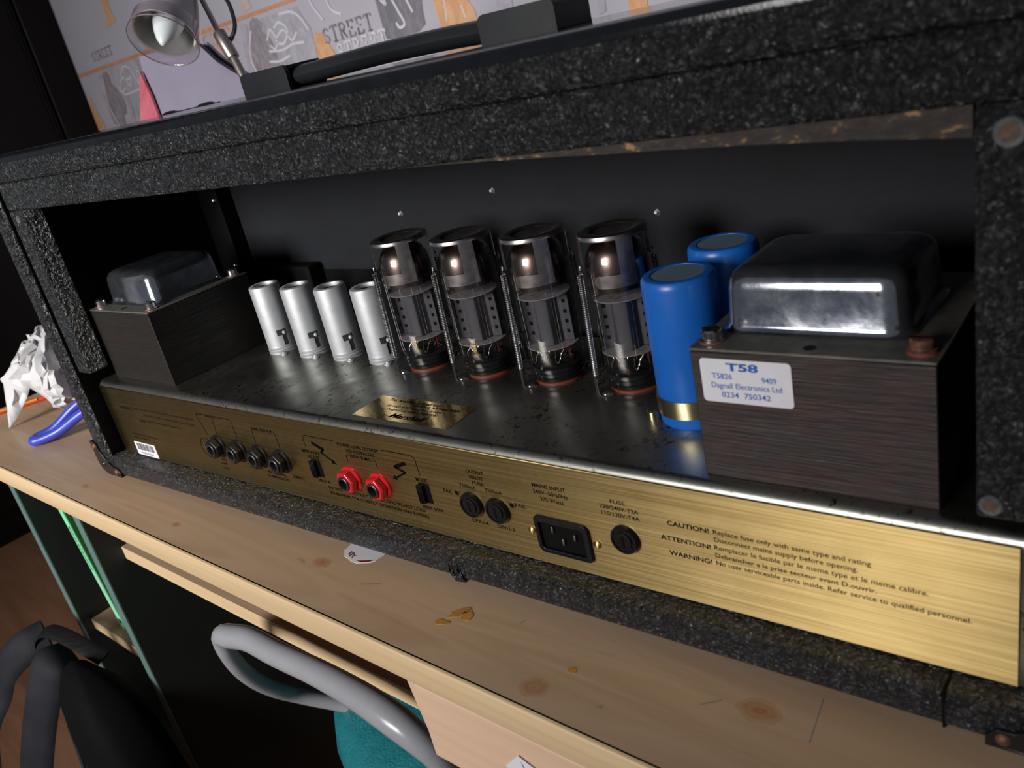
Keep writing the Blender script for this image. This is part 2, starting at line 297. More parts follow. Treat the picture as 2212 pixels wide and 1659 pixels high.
# ------------------------------------------------------------------ mesh helpers
class MB:
    def __init__(s): s.v = []; s.f = []
    def add(s, vs, fs):
        o = len(s.v); s.v += [tuple(p) for p in vs]; s.f += [tuple(i+o for i in q) for q in fs]; return s
    def box(s, x0, x1, y0, y1, z0, z1):
        return s.add([(x0,y0,z0),(x1,y0,z0),(x1,y1,z0),(x0,y1,z0),(x0,y0,z1),(x1,y0,z1),(x1,y1,z1),(x0,y1,z1)],
                     [(0,3,2,1),(4,5,6,7),(0,1,5,4),(1,2,6,5),(2,3,7,6),(3,0,4,7)])
    def lathe(s, prof, n=32, c=(0,0,0), ax=(0,0,1), cap0=False, cap1=False, a0=0, a1=2*PI):
        """prof: (radius, height) along ax through c"""
        A = Vector(ax).normalized(); q = A.to_track_quat('Z', 'Y'); C = Vector(c)
        full = abs(a1-a0-2*PI) < 1e-6; k = n if full else n+1; vs = []
        for (r, h) in prof:
            for i in range(k):
                a = a0+(a1-a0)*i/n
                vs.append(C + q @ Vector((r*math.cos(a), r*math.sin(a), h)))
        fs = []
        for j in range(len(prof)-1):
            for i in range(n):
                i2 = (i+1) % k
                fs.append((j*k+i, j*k+i2, (j+1)*k+i2, (j+1)*k+i))
        if cap0: fs.append(tuple(range(k-1, -1, -1)))
        if cap1: fs.append(tuple((len(prof)-1)*k+i for i in range(k)))
        return s.add(vs, fs)
    def tube(s, pts, rad, n=10, closed=False, cap=True, flat=None, up=(0,0,1)):
        """sweep; rad scalar/list; flat=(a,b): elliptical half-axes, a along side, b along up"""
        P = [Vector(p) for p in pts]; N = len(P); vs = []; fs = []; U = Vector(up)
        prev = None
        for i in range(N):
            if closed: t = P[(i+1) % N]-P[i-1]
            else: t = P[min(i+1, N-1)]-P[max(i-1, 0)]
            t.normalize()
            if prev is None:
                sd = t.cross(U)
                if sd.length < 1e-3: sd = t.cross(Vector((1, 0, 0)))
                sd.normalize()
            else:
                sd = prev - t*prev.dot(t); sd.normalize()
            prev = sd; up_ = sd.cross(t)
            rr = rad[i] if isinstance(rad, (list, tuple)) else rad
            for j in range(n):
                a = 2*PI*j/n
                fa, fb = flat if flat else (rr, rr)
                vs.append(P[i] + sd*(fa*math.cos(a)) + up_*(fb*math.sin(a)))
        for i in range(N if closed else N-1):
            i2 = (i+1) % N
            for j in range(n):
                j2 = (j+1) % n
                fs.append((i*n+j, i*n+j2, i2*n+j2, i2*n+j))
        if cap and not closed: fs += [tuple(range(n-1, -1, -1)), tuple((N-1)*n+j for j in range(n))]
        return s.add(vs, fs)
    def prism(s, poly, d0, d1, plane='XZ'):
        """poly in (a,b); extruded along the third axis from d0 to d1"""
        n = len(poly)
        def P(a, b, d): return {'XZ': (a, d, b), 'XY': (a, b, d), 'YZ': (d, a, b)}[plane]
        vs = [P(a, b, d0) for a, b in poly]+[P(a, b, d1) for a, b in poly]
        fs = [tuple(range(n)), tuple(range(2*n-1, n-1, -1))]+[(i, i+n, (i+1) % n+n, (i+1) % n) for i in range(n)]
        return s.add(vs, fs)
    def flat(s, poly, d, plane='XZ'):
        def P(a, b): return {'XZ': (a, d, b), 'XY': (a, b, d), 'YZ': (d, a, b)}[plane]
        return s.add([P(a, b) for a, b in poly], [tuple(range(len(poly)))])
    def ball(s, c, r, n=12, sc=(1, 1, 1)):
        prof = [(math.sin(PI*i/(n//2))*r, -math.cos(PI*i/(n//2))*r) for i in range(n//2+1)]
        o = len(s.v); s.lathe(prof, n)
        for i in range(o, len(s.v)):
            p = s.v[i]; s.v[i] = (c[0]+p[0]*sc[0], c[1]+p[1]*sc[1], c[2]+p[2]*sc[2])
        return s
def spline(pts, k=6, closed=False):
    P = [Vector(p) for p in pts]; n = len(P); out = []
    for i in range(n if closed else n-1):
        p0 = P[(i-1) % n] if closed or i > 0 else P[i]*2-P[i+1]
        p1 = P[i]; p2 = P[(i+1) % n]; p3 = P[(i+2) % n] if closed or i+2 < n else P[i+1]*2-P[i]
        for j in range(k):
            t = j/k
            out.append(0.5*((2*p1)+(p2-p0)*t+(2*p0-5*p1+4*p2-p3)*t*t+(3*p1-p0-3*p2+p3)*t**3))
    if not closed: out.append(P[-1])
    return out
def rrect(x0, x1, y0, y1, r, k=5):
    out = []
    rs = r if isinstance(r, (list, tuple)) else (r,)*4
    for (cx, cy, a, rr) in ((x1-rs[0], y1-rs[0], 0, rs[0]), (x0+rs[1], y1-rs[1], 90, rs[1]), (x0+rs[2], y0+rs[2], 180, rs[2]), (x1-rs[3], y0+rs[3], 270, rs[3])):
        for i in range(k+1):
            t = R(a+90*i/k); out.append((cx+rr*math.cos(t), cy+rr*math.sin(t)))
    return out
def obj(name, mb, mt, parent=None, bevel=0, seg=2, smooth=True, angle=35, subsurf=0, label=None):
    me = bpy.data.meshes.new(name); me.from_pydata([tuple(v) for v in mb.v], [], mb.f); me.update()
    bm = bmesh.new(); bm.from_mesh(me)
    if smooth != 'flat': bmesh.ops.remove_doubles(bm, verts=bm.verts, dist=1e-6)
    if len(bm.faces) < 60000 and any(len(f.verts) for f in bm.faces): bmesh.ops.recalc_face_normals(bm, faces=bm.faces)
    bm.to_mesh(me); bm.free()
    me.materials.append(M[mt] if isinstance(mt, str) else mt)
    o = bpy.data.objects.new(name, me); COL.objects.link(o)
    if parent is not None: o.parent = parent
    if bevel:
        b = o.modifiers.new('bevel', 'BEVEL'); b.width = bevel; b.segments = seg; b.limit_method = 'ANGLE'; b.angle_limit = R(40); b.harden_normals = False
    if subsurf:
        q = o.modifiers.new('sub', 'SUBSURF'); q.levels = subsurf; q.render_levels = subsurf
    if smooth is True:
        me.shade_smooth()
        try: me.set_sharp_from_angle(angle=R(angle))
        except Exception: pass
    if label: o['label'] = label
    return o
def thing(name, label, cat, loc=(0, 0, 0), rz=0, group=None):
    o = bpy.data.objects.new(name, None); COL.objects.link(o); o.empty_display_size = 0.02
    o.location = loc; o.rotation_euler = (0, 0, rz); o['label'] = label; o['category'] = cat
    if group: o['group'] = group
    return o
def tag(o, label, cat, group=None):
    o['label'] = label; o['category'] = cat
    if group: o['group'] = group
    return o
def dup(root, loc, label, rz=0):
    r = root.copy(); COL.objects.link(r); r.location = loc; r.rotation_euler = (0, 0, rz); r['label'] = label
    for ch in root.children:
        c = ch.copy(); COL.objects.link(c); c.parent = r
        for g in ch.children:
            d = g.copy(); COL.objects.link(d); d.parent = c
    return r
def text_mesh(txt, bold=0.0, shear=0.0, spacing=1.0):
    cu_ = bpy.data.curves.new('t', 'FONT'); cu_.body = txt; cu_.size = 1.0; cu_.offset = bold; cu_.shear = shear; cu_.resolution_u = 3; cu_.space_character = spacing
    ob = bpy.data.objects.new('t', cu_); COL.objects.link(ob)
    dg = bpy.context.evaluated_depsgraph_get(); me = bpy.data.meshes.new_from_object(ob.evaluated_get(dg))
    vs = [v.co.copy() for v in me.vertices]; fs = [tuple(p.vertices) for p in me.polygons]
    bpy.data.objects.remove(ob, do_unlink=True); bpy.data.curves.remove(cu_); bpy.data.meshes.remove(me)
    return vs, fs
CAP = 0.727
def add_text(mb, txt, org, ex, ey, cap, width=None, align='L', bold=0.0, shear=0.0, spacing=1.0):
    """org = baseline point; ex/ey unit axes; cap = capital height; width = fitted line width"""
    vs, fs = text_mesh(txt, max(bold, .007), shear, spacing)
    if not vs: return mb
    x0 = min(v.x for v in vs); x1 = max(v.x for v in vs); sy = cap/CAP; sx = width/(x1-x0) if width else sy
    off = {'L': 0, 'C': (x1-x0)/2, 'R': (x1-x0)}[align]
    O, X, Y = Vector(org), Vector(ex), Vector(ey)
    return mb.add([O+X*((v.x-x0-off)*sx)+Y*(v.y*sy) for v in vs], fs)
def stroke(mb, pts, wd, d, plane='XZ'):
    """flat ribbon along a 2-D polyline in a plane at depth d"""
    P = [Vector((p[0], p[1])) for p in pts]; L = []; Rr = []
    for i, p in enumerate(P):
        t = (P[min(i+1, len(P)-1)]-P[max(i-1, 0)]).normalized(); nn = Vector((-t.y, t.x))*(wd/2)
        L.append(p+nn); Rr.append(p-nn)
    n = len(P); vv = L+Rr
    f = lambda q: {'XZ': (q.x, d, q.y), 'XY': (q.x, q.y, d), 'YZ': (d, q.x, q.y)}[plane]
    return mb.add([f(q) for q in vv], [(i, i+1, n+i+1, n+i) for i in range(n-1)])

# desk / wall frame (turned a little against the cabinet)
DA = -0.043; DO = Vector((0, -0.0415, 0))
DM = Matrix.Translation(DO) @ Matrix.Rotation(DA, 4, 'Z')
def D(u, v, z): return DM @ Vector((u, v, z))

# ================================================================== SETTING
FZ = -0.75
fl = obj('floor', MB().box(-3.2, 2.2, -3.2, 1.06, FZ-0.05, FZ), 'floor'); fl.location = DO; fl.rotation_euler = (0, 0, DA); fl['kind'] = 'structure'
wl = obj('wall_back', MB().box(-3.2, 2.2, 1.0, 1.06, FZ, 1.75), 'wallpaper'); wl.location = DO; wl.rotation_euler = (0, 0, DA); wl['kind'] = 'structure'
WV = 1.0-0.0012
def wp(name, polys, mt, dv=0.0, label=None):
    mb = MB()
    for p in polys: mb.flat([(a/1000, b/1000) for a, b in p], WV-dv)
    return obj(name, mb, mt, wl, label=label)
def wstroke(name, lines, wd, mt, dv=0.0002):
    mb = MB()
    for L in lines: stroke(mb, [(p.x, p.y) for p in spline([(a/1000, b/1000, 0) for a, b in L], 5)], wd, WV-dv)
    return obj(name, mb, mt, wl)
wp('printed_line', [[(-1870, 426), (-790, 436.5), (-790, 429), (-1870, 417)]], 'p_line', 0.0004)
wp('printed_patch', [[(-1595, 640), (-1545, 640), (-1553, 569), (-1556, 547), (-1545, 516), (-1605, 510), (-1604, 524), (-1581, 524), (-1590, 550)]], 'p_orange')
wp('printed_patch', [[(-1851, 367), (-1843, 340), (-1838, 310), (-1825, 285), (-1830, 240), (-1875, 230), (-1875, 330)]], 'p_orange')
wp('printed_patch', [[(-1772, 402), (-1709, 416), (-1484, 418), (-1504, 379), (-1544, 336), (-1715, 325), (-1775, 345)]], 'p_mid')
wp('printed_figure', [[(-1729, 403), (-1715, 412), (-1700, 410), (-1687, 397), (-1695, 382), (-1675, 365), (-1660, 345), (-1655, 320), (-1668, 296), (-1690, 292), (-1700, 240), (-1730, 235), (-1735, 269), (-1763, 275), (-1765, 301), (-1763, 324), (-1759, 356), (-1738, 375)]], 'p_fig', 0.0004)
wp('printed_figure', [[(-1640, 329), (-1575, 330), (-1570, 270), (-1590, 240), (-1625, 282), (-1621, 315), (-1640, 250), (-1672, 240)]], 'p_mid', 0.0002)
wstroke('printed_scribble', [[(-1730, 398), (-1745, 365), (-1755, 330), (-1745, 290), (-1725, 250)], [(-1620, 360), (-1645, 350), (-1640, 375), (-1610, 385), (-1590, 360), (-1560, 395), (-1540, 360), (-1530, 392), (-1500, 365)],
    [(-1625, 392), (-1590, 410), (-1560, 398), (-1585, 378), (-1620, 384)], [(-1660, 372), (-1640, 344), (-1560, 346), (-1500, 352)]], 0.0045, 'p_white', 0.0008)
wp('printed_patch', [[(-1009, 417), (-795, 419), (-767, 372), (-770, 300), (-1034, 300), (-1026, 356)]], 'p_mid')
wp('printed_figure', [[(-971, 417), (-955, 424), (-940, 420), (-925, 408), (-936, 394), (-913, 377), (-905, 350), (-905, 300), (-930, 270), (-993, 270), (-1011, 323), (-1009, 353), (-1000, 381), (-980, 396)]], 'p_fig', 0.0004)
wstroke('printed_scribble', [[(-975, 400), (-1000, 365), (-1005, 330), (-985, 295), (-970, 265)], [(-925, 372), (-905, 392), (-890, 368), (-905, 352), (-922, 362)], [(-890, 392), (-865, 400), (-845, 380), (-870, 358), (-895, 366), (-860, 384), (-840, 360), (-815, 372)],
    [(-930, 350), (-880, 346), (-840, 352), (-800, 350)], [(-860, 415), (-815, 412), (-790, 395), (-775, 370)], [(-940, 330), (-900, 326), (-860, 332)], [(-740, 470), (-745, 420), (-720, 380)], [(-700, 470), (-690, 400), (-660, 380)]], 0.005, 'p_white', 0.0008)
wp('printed_patch', [[(-770, 345), (-757, 362), (-738, 357), (-727, 344), (-714, 319), (-700, 290), (-775, 280)]], 'p_orange')
wp('printed_patch', [[(-551, 470), (-431, 470), (-433, 366), (-436, 350), (-437, 325), (-459, 315), (-532, 312), (-549, 317), (-552, 337), (-555, 400)]], 'p_grey')
wstroke('printed_scribble', [[(-520, 430), (-512, 390), (-500, 360), (-490, 335), (-505, 330), (-512, 340)], [(-485, 430), (-475, 385), (-462, 350)], [(-470, 400), (-450, 370)], [(-535, 400), (-528, 375), (-540, 385)]], 0.005, 'p_white', 0.0008)
wp('printed_patch', [[(-407, 470), (-320, 470), (-322, 345), (-312, 328), (-306, 290), (-395, 290), (-405, 345)]], 'p_orange')
wstroke('printed_scribble', [[(-385, 400), (-378, 350), (-382, 320)], [(-345, 390), (-350, 365)], [(-340, 340), (-335, 318)]], 0.003, 'p_white', 0.0008)
wp('printed_patch', [[(-290, 420), (-222, 420), (-226, 315), (-260, 322)]], 'p_mid')
wp('printed_patch', [[(-60, 380), (-38, 380), (-44, 278), (-58, 275)]], 'p_mid')
wp('printed_patch', [[(-7, 380), (36, 380), (30, 268), (-2, 270)]], 'p_orange')
wp('printed_patch', [[(-985, 500), (-960, 500), (-948, 442), (-978, 440)]], 'p_peach')
wp('printed_patch', [[(-1130, 400), (-1110, 380), (-1060, 350), (-1068, 310), (-1150, 290), (-1165, 340)]], 'p_peach')
def slab_word(x0, x1, z0, h, slope):
    """the stencilled word STREET with slab serifs, as strokes (u, z)"""
    cw = (x1-x0)/6.0; out = []
    G = {'S': [[(.85, .8), (.5, 1), (.15, .8), (.3, .55), (.7, .42), (.85, .2), (.5, 0), (.12, .15)]],
         'T': [[(.05, .85), (.05, 1), (.95, 1), (.95, .85)], [(.5, 1), (.5, 0)], [(.25, 0), (.75, 0)]],
         'R': [[(.2, 0), (.2, 1)], [(.05, 1), (.6, 1), (.85, .75), (.6, .5), (.3, .5)], [(.5, .5), (.9, 0)], [(.05, 0), (.38, 0)]],
         'E': [[(.2, 0), (.2, .4)], [(.2, .6), (.2, 1)], [(.05, 1), (.85, 1), (.88, .82)], [(.45, .52), (.7, .52)], [(.05, 0), (.85, 0), (.9, .2)]]}
    for i, ch in enumerate('STREET'):
        for L in G[ch]:
            out.append([(x0+cw*(i+0.08+0.84*a), z0+h*b+slope*(i+a)/6) for a, b in L])
    return out
for (nm, x0, x1, z0, h, sl, mt, wd) in (('printed_word', -.737, -.575, .335, .029, .004, 'p_dark', .0036), ('printed_word', -.704, -.545, .302, .027, .005, 'p_white', .0045), ('printed_word', -1.75, -1.62, .444, .022, .003, 'p_dark', .002)):
    mb = MB()
    for L in slab_word(x0, x1, z0, h, sl): stroke(mb, L, wd, WV-0.001)
    obj(nm, mb, mt, wl)
mb = MB(); add_text(mb, 'CITY', (-1.18, WV-.0008, .392), (1, 0, 0), (0, 0, 1), .034, .15); obj('printed_word', mb, 'p_peach', wl)

# ================================================================== WARDROBE
wd = thing('wardrobe', 'tall very dark wooden wardrobe standing against the wall left of desk', 'wardrobe', D(-1.87, 0.5, FZ), DA)
obj('body', MB().box(-0.55, -0.012, -0.95, 0.49, 0.085, 2.35), 'wardrobe', wd, 0.003)
obj('plinth', MB().box(-0.52, -0.004, -0.94, 0.485, 0.0, 0.084), 'wardrobe', wd, 0.002)
obj('frame_stile', MB().box(-0.0119, 0.004, 0.40, 0.49, 0.085, 2.35), 'wardrobe', wd, 0.003)
obj('frame_rail', MB().box(-0.0119, 0.004, -0.95, 0.3999, 0.085, 0.19), 'wardrobe', wd, 0.003)
for k, v_ in enumerate((0.386, 0.3935)):
    obj('bead_moulding', MB().tube([(-0.010, v_, 0.191), (-0.010, v_, 2.34)], 0.0035, 8), 'wardrobe', wd)

# ================================================================== DESK
dk = thing('desk', 'pine-topped desk with dark green side panels carrying the amplifier head', 'desk', DO, DA)
DT = 0.0205
obj('desktop', MB().box(-0.36, 1.35, 0.0012, 0.97, -DT, 0.0), 'desk_top', dk)
prof = [(0.0001, -0.0001), (-0.0008, -0.0002)] + [(-0.0008-0.0012*math.sin(R(a)), -0.0014+0.0012*math.cos(R(a))) for a in range(15, 91, 15)] + [(-0.0020, -DT+.003), (-0.0012, -DT+.001), (0.0001, -DT)]
obj('front_edge', MB().prism(prof, -0.36, 1.35, 'YZ'), 'desk_edge', dk, angle=25, label='bright pale front edge strip')
obj('edge_joint', MB().box(-0.36, 1.35, 0.0002, 0.0011, -DT, -0.0001), 'bag_black', dk, label='dark joint line behind the front edge')
for (u0, u1) in ((-0.340, -0.324), (-0.153, -0.137)):
    p = obj('side_panel', MB().box(u0, u1, 0.0415, 0.93, FZ+0.001, -DT-.0005), 'green_board', dk)
    obj('edge_band', MB().box(u0, u1, 0.0400, 0.0414, FZ+0.001, -DT-.0005), 'green_edge', p, label='grey-green edge band')
obj('side_panel', MB().box(1.30, 1.316, 0.0415, 0.93, FZ+0.001, -DT-.0005), 'green_board', dk)
obj('back_panel', MB().box(-0.136, 1.299, 0.80, 0.815, -0.62, -DT-.0005), 'green_board', dk)
p = obj('pedestal_side', MB().box(0.436, 0.450, 0.062, 0.70, -0.60, -DT-.0005), 'green_board', dk)
ks = obj('keyboard_shelf', MB().box(-0.1365, 0.4355, 0.0675, 0.47, -0.150, -0.1345), 'desk_top', dk)
obj('shelf_edge', MB().box(-0.1365, 0.4355, 0.066, 0.0674, -0.150, -0.1345), 'desk_edge', ks, 0.0005)
bs = obj('book_shelf', MB().box(-0.3239, -0.1531, 0.0538, 0.34, -0.303, -0.288), 'desk_top', dk)
obj('shelf_edge', MB().box(-0.3239, -0.1531, 0.0522, 0.0537, -0.303, -0.288), 'desk_edge', bs, 0.0005)
dr = obj('drawer_front', MB().box(0.4395, 0.93, 0.003, 0.0185, -0.0800, -0.0262), 'drawer', dk, 0.0015)
obj('drawer_box', MB().box(0.4515, 0.92, 0.0186, 0.45, -0.076, -0.030), 'drawer', dk)
obj('front_lip', MB().prism([(0.4295, -0.0262), (0.4355, -0.0262), (0.4392, -0.0800), (0.4372, -0.0800)], 0.006, 0.0180, 'XZ'), 'drawer', dk, 0.0008)
obj('drawer_knob', MB().lathe([(0.0, -0.0185), (0.0075, -0.0185), (0.0085, -0.0165), (0.0085, -0.012), (0.005, -0.008), (0.005, 0)], 24, (0.5705, 0.0028, -0.0475), (0, 1, 0)), 'black_plastic', dr, label='dark grey round drawer knob')
st = MB().prism([(0.5010, -0.0545), (0.5135, -0.0405), (0.5330, -0.0470), (0.5290, -0.0640), (0.5140, -0.0630)], 0.0024, 0.0029, 'XZ')
sk = obj('torn_sticker', st, 'label', dr, label='torn white sticker with blue and red print')
obj('sticker_print', MB().flat([(0.5135, -0.0440), (0.5165, -0.0520), (0.5285, -0.0625), (0.5170, -0.0600)], 0.0022), 'ink_blue', dr)
obj('sticker_print', MB().flat([(0.5133, -0.0403), (0.5330, -0.0470), (0.5330, -0.0478), (0.5132, -0.0412)], 0.0021), 'dark_red_ink', dr)
# amber drips and the torn round sticker on the desktop (parts of the desk)
rnd = random.Random(4)
def blob(cx, cy, rx, ry, rot=0, n=14, j=0.25, seed=1):
    q = random.Random(seed); out = []
    for i in range(n):
        a = 2*PI*i/n; k = 1+q.uniform(-j, j); x, y = rx*k*math.cos(a), ry*k*math.sin(a)
        out.append((cx+x*math.cos(rot)-y*math.sin(rot), cy+x*math.sin(rot)+y*math.cos(rot)))
    return out
obj('amber_drip', MB().prism(blob(0.4485, 0.0268, .0042, .0021, .3, seed=2), 0.0, 0.0004, 'XY').prism(blob(0.4525, 0.0375, .0062, .0026, .9, seed=5), 0.0, 0.0004, 'XY').prism(blob(0.4585, 0.0372, .0034, .0042, .4, seed=9), 0.0, 0.0004, 'XY'), 'amber', dk, label='dried amber glue spots')
obj('amber_drip', MB().prism(blob(0.5358, 0.0297, .0026, .0021, .1, seed=7, j=.15), 0.0, 0.0002, 'XY'), 'amber', dk)
ds = obj('desk_sticker', MB().prism(blob(0.3500, 0.0560, .0165, .0115, .1, 22, .07, 3), 0.0, 0.0003, 'XY'), 'label', dk, label='torn round white sticker half under the amplifier')
mb = MB(); add_text(mb, 'VEX', (0.3390, 0.0492, 0.00042), (0.95, -0.31, 0), (0.31, 0.95, 0), .0035, .0085, bold=.03)
mb.prism([(0.352, 0.0462), (0.357, 0.0462), (0.3615, 0.0487), (0.3635, 0.0520), (0.3610, 0.0505), (0.3565, 0.0482)], 0.0003, 0.0004, 'XY')
obj('sticker_print', mb, 'dark_red_ink', ds)
obj('desk_scratch', MB().prism([(0.6475, 0.040), (0.6480, 0.040), (0.6440, 0.0645), (0.6435, 0.0645)], 0.0, 0.0002, 'XY'), 'mica', dk)
hs = MB()
for (x, y, a, l) in ((0.375, 0.030, .2, .014), (0.60, 0.038, .5, .010), (0.31, 0.03, -.3, .008), (0.49, 0.045, .9, .004), (0.56, 0.015, .3, .003)):
    hs.tube(spline([(x, y, .0004), (x+l*.4*math.cos(a), y+l*.4*math.sin(a)+.001, .0006), (x+l*math.cos(a+.3), y+l*math.sin(a+.3)-.001, .0004)], 5), .00008, 4)
o = obj('dust_hairs', hs, 'bag_black', dk); o['kind'] = 'stuff'

# ================================================================== BOOK
bk = thing('green_book', 'thin bright green paperback standing upright on the shelf under desk', 'book', D(-0.2560, 0.066, -0.2880), DA)
tl = -0.10
bkv = lambda x, z: (x + z*-0.155, z)
def shear_box(mb, x0, x1, y0, y1, z0, z1, k=-0.16):
    o = len(mb.v); mb.box(x0, x1, y0, y1, z0, z1)
    for i in range(o, len(mb.v)):
        a, b_, c = mb.v[i]; mb.v[i] = (a + k*c, b_, c)
    return mb
K = -0.17
obj('spine', shear_box(MB(), -0.006, 0.006, -0.0012, 0.0, 0.0, 0.196, K), 'book_green', bk)
obj('cover', shear_box(shear_box(MB(), -0.006, -0.0052, 0.0, 0.15, 0.0, 0.196, K), 0.0052, 0.006, 0.0, 0.15, 0.0, 0.196, K), 'book_dark', bk, label='dark green cover')
obj('pages', shear_box(MB(), -0.0051, 0.0051, 0.001, 0.147, 0.001, 0.193, K), 'pages', bk)
ez = Vector((K, 0, 1)).normalized()
def sp(x, z): return (x+K*z, -0.0014, z)
mb = MB(); add_text(mb, 'Biologie fondamentale', sp(-0.0018, 0.145), -ez, (1, 0, 0), .0046, .062, bold=.02)
obj('spine_lettering', mb, 'ink', bk, label='black title lettering')
obj('spine_emblem', MB().add([sp(-.004, .014), sp(.004, .014), sp(.004, .007), sp(-.004, .007)], [(0, 1, 2, 3)]), 'ink', bk)
mb = MB(); add_text(mb, 'EMBRYOLOGIE', sp(-0.0018, 0.078), -ez, (1, 0, 0), .0048, .052, bold=.02); obj('spine_lettering', mb, 'label', bk, label='white title lettering')

# ================================================================== CHAIR
ch = thing('office_chair', 'office chair with teal seat and grey plastic arm pushed under desk', 'chair', D(0.30, 0.28, FZ), DA)
def cl(u, v, z): return (u-0.30, v-0.28, z-FZ)
def make_arm(sgn):
    f = (lambda u, v, z: cl(u, v, z)) if sgn > 0 else (lambda u, v, z: cl(u, 0.56-v+0.04, z))
    top = [(0.150, 0.024, -0.119), (0.164, 0.026, -0.1145), (0.185, 0.031, -0.114), (0.222, 0.0318, -0.115), (0.270, 0.0345, -0.116), (0.314, 0.0345, -0.117), (0.3485, 0.034, -0.121), (0.3705, 0.036, -0.132), (0.381, 0.041, -0.150), (0.384, 0.051, -0.182), (0.384, 0.066, -0.222), (0.375, 0.095, -0.262), (0.35, 0.15, -0.296)]
    low = [(0.26, 0.15, -0.300), (0.16, 0.125, -0.285), (0.118, 0.085, -0.250), (0.122, 0.058, -0.215), (0.131, 0.0385, -0.180), (0.141, 0.027, -0.145)]
    P = spline([f(*q) for q in top+low], 6, True)
    mb = MB(); n = len(P); rad = []
    for i, p in enumerate(P):
        k = i/6.0
        rad.append(0.0098 if k < 1 else ((0.0100 + 0.0014*max(0, min(1, (k-4)/2))) if k < 7 else (0.0095 if k < 9 else 0.0075)))
    rad = [sum(rad[(i+j) % n] for j in range(-4, 5))/9 for i in range(n)]
    mb.tube(P, rad, 14, closed=True)
    return obj('armrest', mb, 'grey_plastic', ch)
make_arm(1); make_arm(-1)
def superell(a, b, n=40, e=3.0):
    return [(a*math.copysign(abs(math.cos(t))**(2/e), math.cos(t)), b*math.copysign(abs(math.sin(t))**(2/e), math.sin(t))) for t in (2*PI*i/n for i in range(n))]
mb = MB(); rings = []
for (k, z) in ((0.90, -0.340), (0.985, -0.328), (1.0, -0.306), (0.985, -0.285), (0.92, -0.272), (0.70, -0.266), (0.35, -0.264)):
    rings.append([cl(0.31+x*k if k > .8 else 0.31+x*k, 0.315+y*(1-(1-k)*1.0), z) for x, y in superell(0.255, 0.260, 44, 2.9)])
vs = [p for r_ in rings for p in r_]; n = 44; fs = []
for j in range(len(rings)-1):
    for i in range(n): fs.append((j*n+i, j*n+(i+1) % n, (j+1)*n+(i+1) % n, (j+1)*n+i))
fs.append(tuple(range(n-1, -1, -1))); fs.append(tuple((len(rings)-1)*n+i for i in range(n)))
obj('seat', mb.add(vs, fs), 'teal', ch, angle=60)
obj('gas_column', MB().lathe([(0.05, 0.10), (0.028, 0.12), (0.028, 0.40), (0.06, 0.409)], 20, (0.01, 0.035, 0.0), cap0=True, cap1=True), 'black_plastic', ch)
for k in range(5):
    a = R(20+72*k); x, y = 0.01+0.25*math.cos(a), 0.035+0.25*math.sin(a)
    lg = obj('base_leg', MB().tube([(0.01+.03*math.cos(a), 0.035+.03*math.sin(a), 0.11), (x, y, 0.075)], [0.022, 0.014], 8), 'black_plastic', ch)
    obj('castor', MB().lathe([(0.0, -0.012), (0.026, -0.012), (0.03, -0.006), (0.03, 0.006), (0.026, 0.012), (0.0, 0.012)], 16, (x, y, 0.031), (-math.sin(a), math.cos(a), 0)), 'black_plastic', lg)

# ================================================================== BACKPACK
bp = thing('backpack', 'dark navy backpack with padded straps standing on floor by desk end', 'backpack', D(-0.20, -0.03, FZ), DA)
def bl(u, v, z): return (u+0.20, v+0.03, z-FZ)
mb = MB(); rings = []; n = 32
for (z, k, du) in ((0.0, .86, 0), (0.02, .97, 0), (0.10, 1.02, 0), (0.22, 1.0, 0), (0.33, .93, 0), (0.41, .80, -.008), (0.455, .62, -.016), (0.48, .40, -.026), (0.49, .16, -.03)):
    rings.append([(0.050+du*1.6+x*k, 0.018+y*(0.75*k+0.25)*min(1, k*1.6), z) for x, y in superell(0.080, 0.044, n, 3.2)])
vs = [p for r_ in rings for p in r_]; fs = []
for j in range(len(rings)-1):
    for i in range(n): fs.append((j*n+i, j*n+(i+1) % n, (j+1)*n+(i+1) % n, (j+1)*n+i))
fs += [tuple(range(n-1, -1, -1)), tuple((len(rings)-1)*n+i for i in range(n))]
obj('body', mb.add(vs, fs), 'bag_black', bp, angle=70)
mb = MB()
for dx in (0.010, 0.032): mb.tube(spline([(dx, -0.026, 0.03), (dx+.002, -0.029, 0.2), (dx-.004, -0.024, 0.33), (dx-.02, -0.012, 0.42)], 6), 0.003, 6)
obj('piping', mb, 'bag', bp)
mb = MB(); rg = []
P = [bl(u, v, z) for u, v, z in ((-.319, .0, -.272), (-.330, -.025, -.276), (-.358, -.050, -.302), (-.378, -.066, -.338), (-.384, -.10, -.385), (-.37, -.13, -.50), (-.33, -.12, -.64), (-.25, -.10, -.70))]
obj('shoulder_strap', MB().tube(spline(P, 6), .02, 12, flat=(.021, .007), up=(.35, -1, .4)), 'bag', bp)
P = [bl(u, v, z) for u, v, z in ((-.250, -.002, -.276), (-.242, -.025, -.268), (-.252, -.042, -.300), (-.272, -.064, -.355), (-.296, -.088, -.43), (-.30, -.11, -.52), (-.27, -.115, -.65), (-.22, -.10, -.71))]
obj('shoulder_strap', MB().tube(spline(P, 6), .02, 12, flat=(.023, .008), up=(.35, -1, .4)), 'bag', bp)
P = [bl(u, v, z) for u, v, z in ((-.200, .018, -.275), (-.230, .010, -.262), (-.268, .004, -.256), (-.302, -.002, -.258), (-.320, -.010, -.272), (-.314, -.016, -.298), (-.290, -.018, -.318), (-.258, -.014, -.312), (-.235, .002, -.300))]
obj('haul_loop', MB().tube(spline(P, 6), .01, 10, flat=(.0095, .0018), up=(-.6, -.4, 1)), 'webbing', bp, label='black ribbed webbing loop')

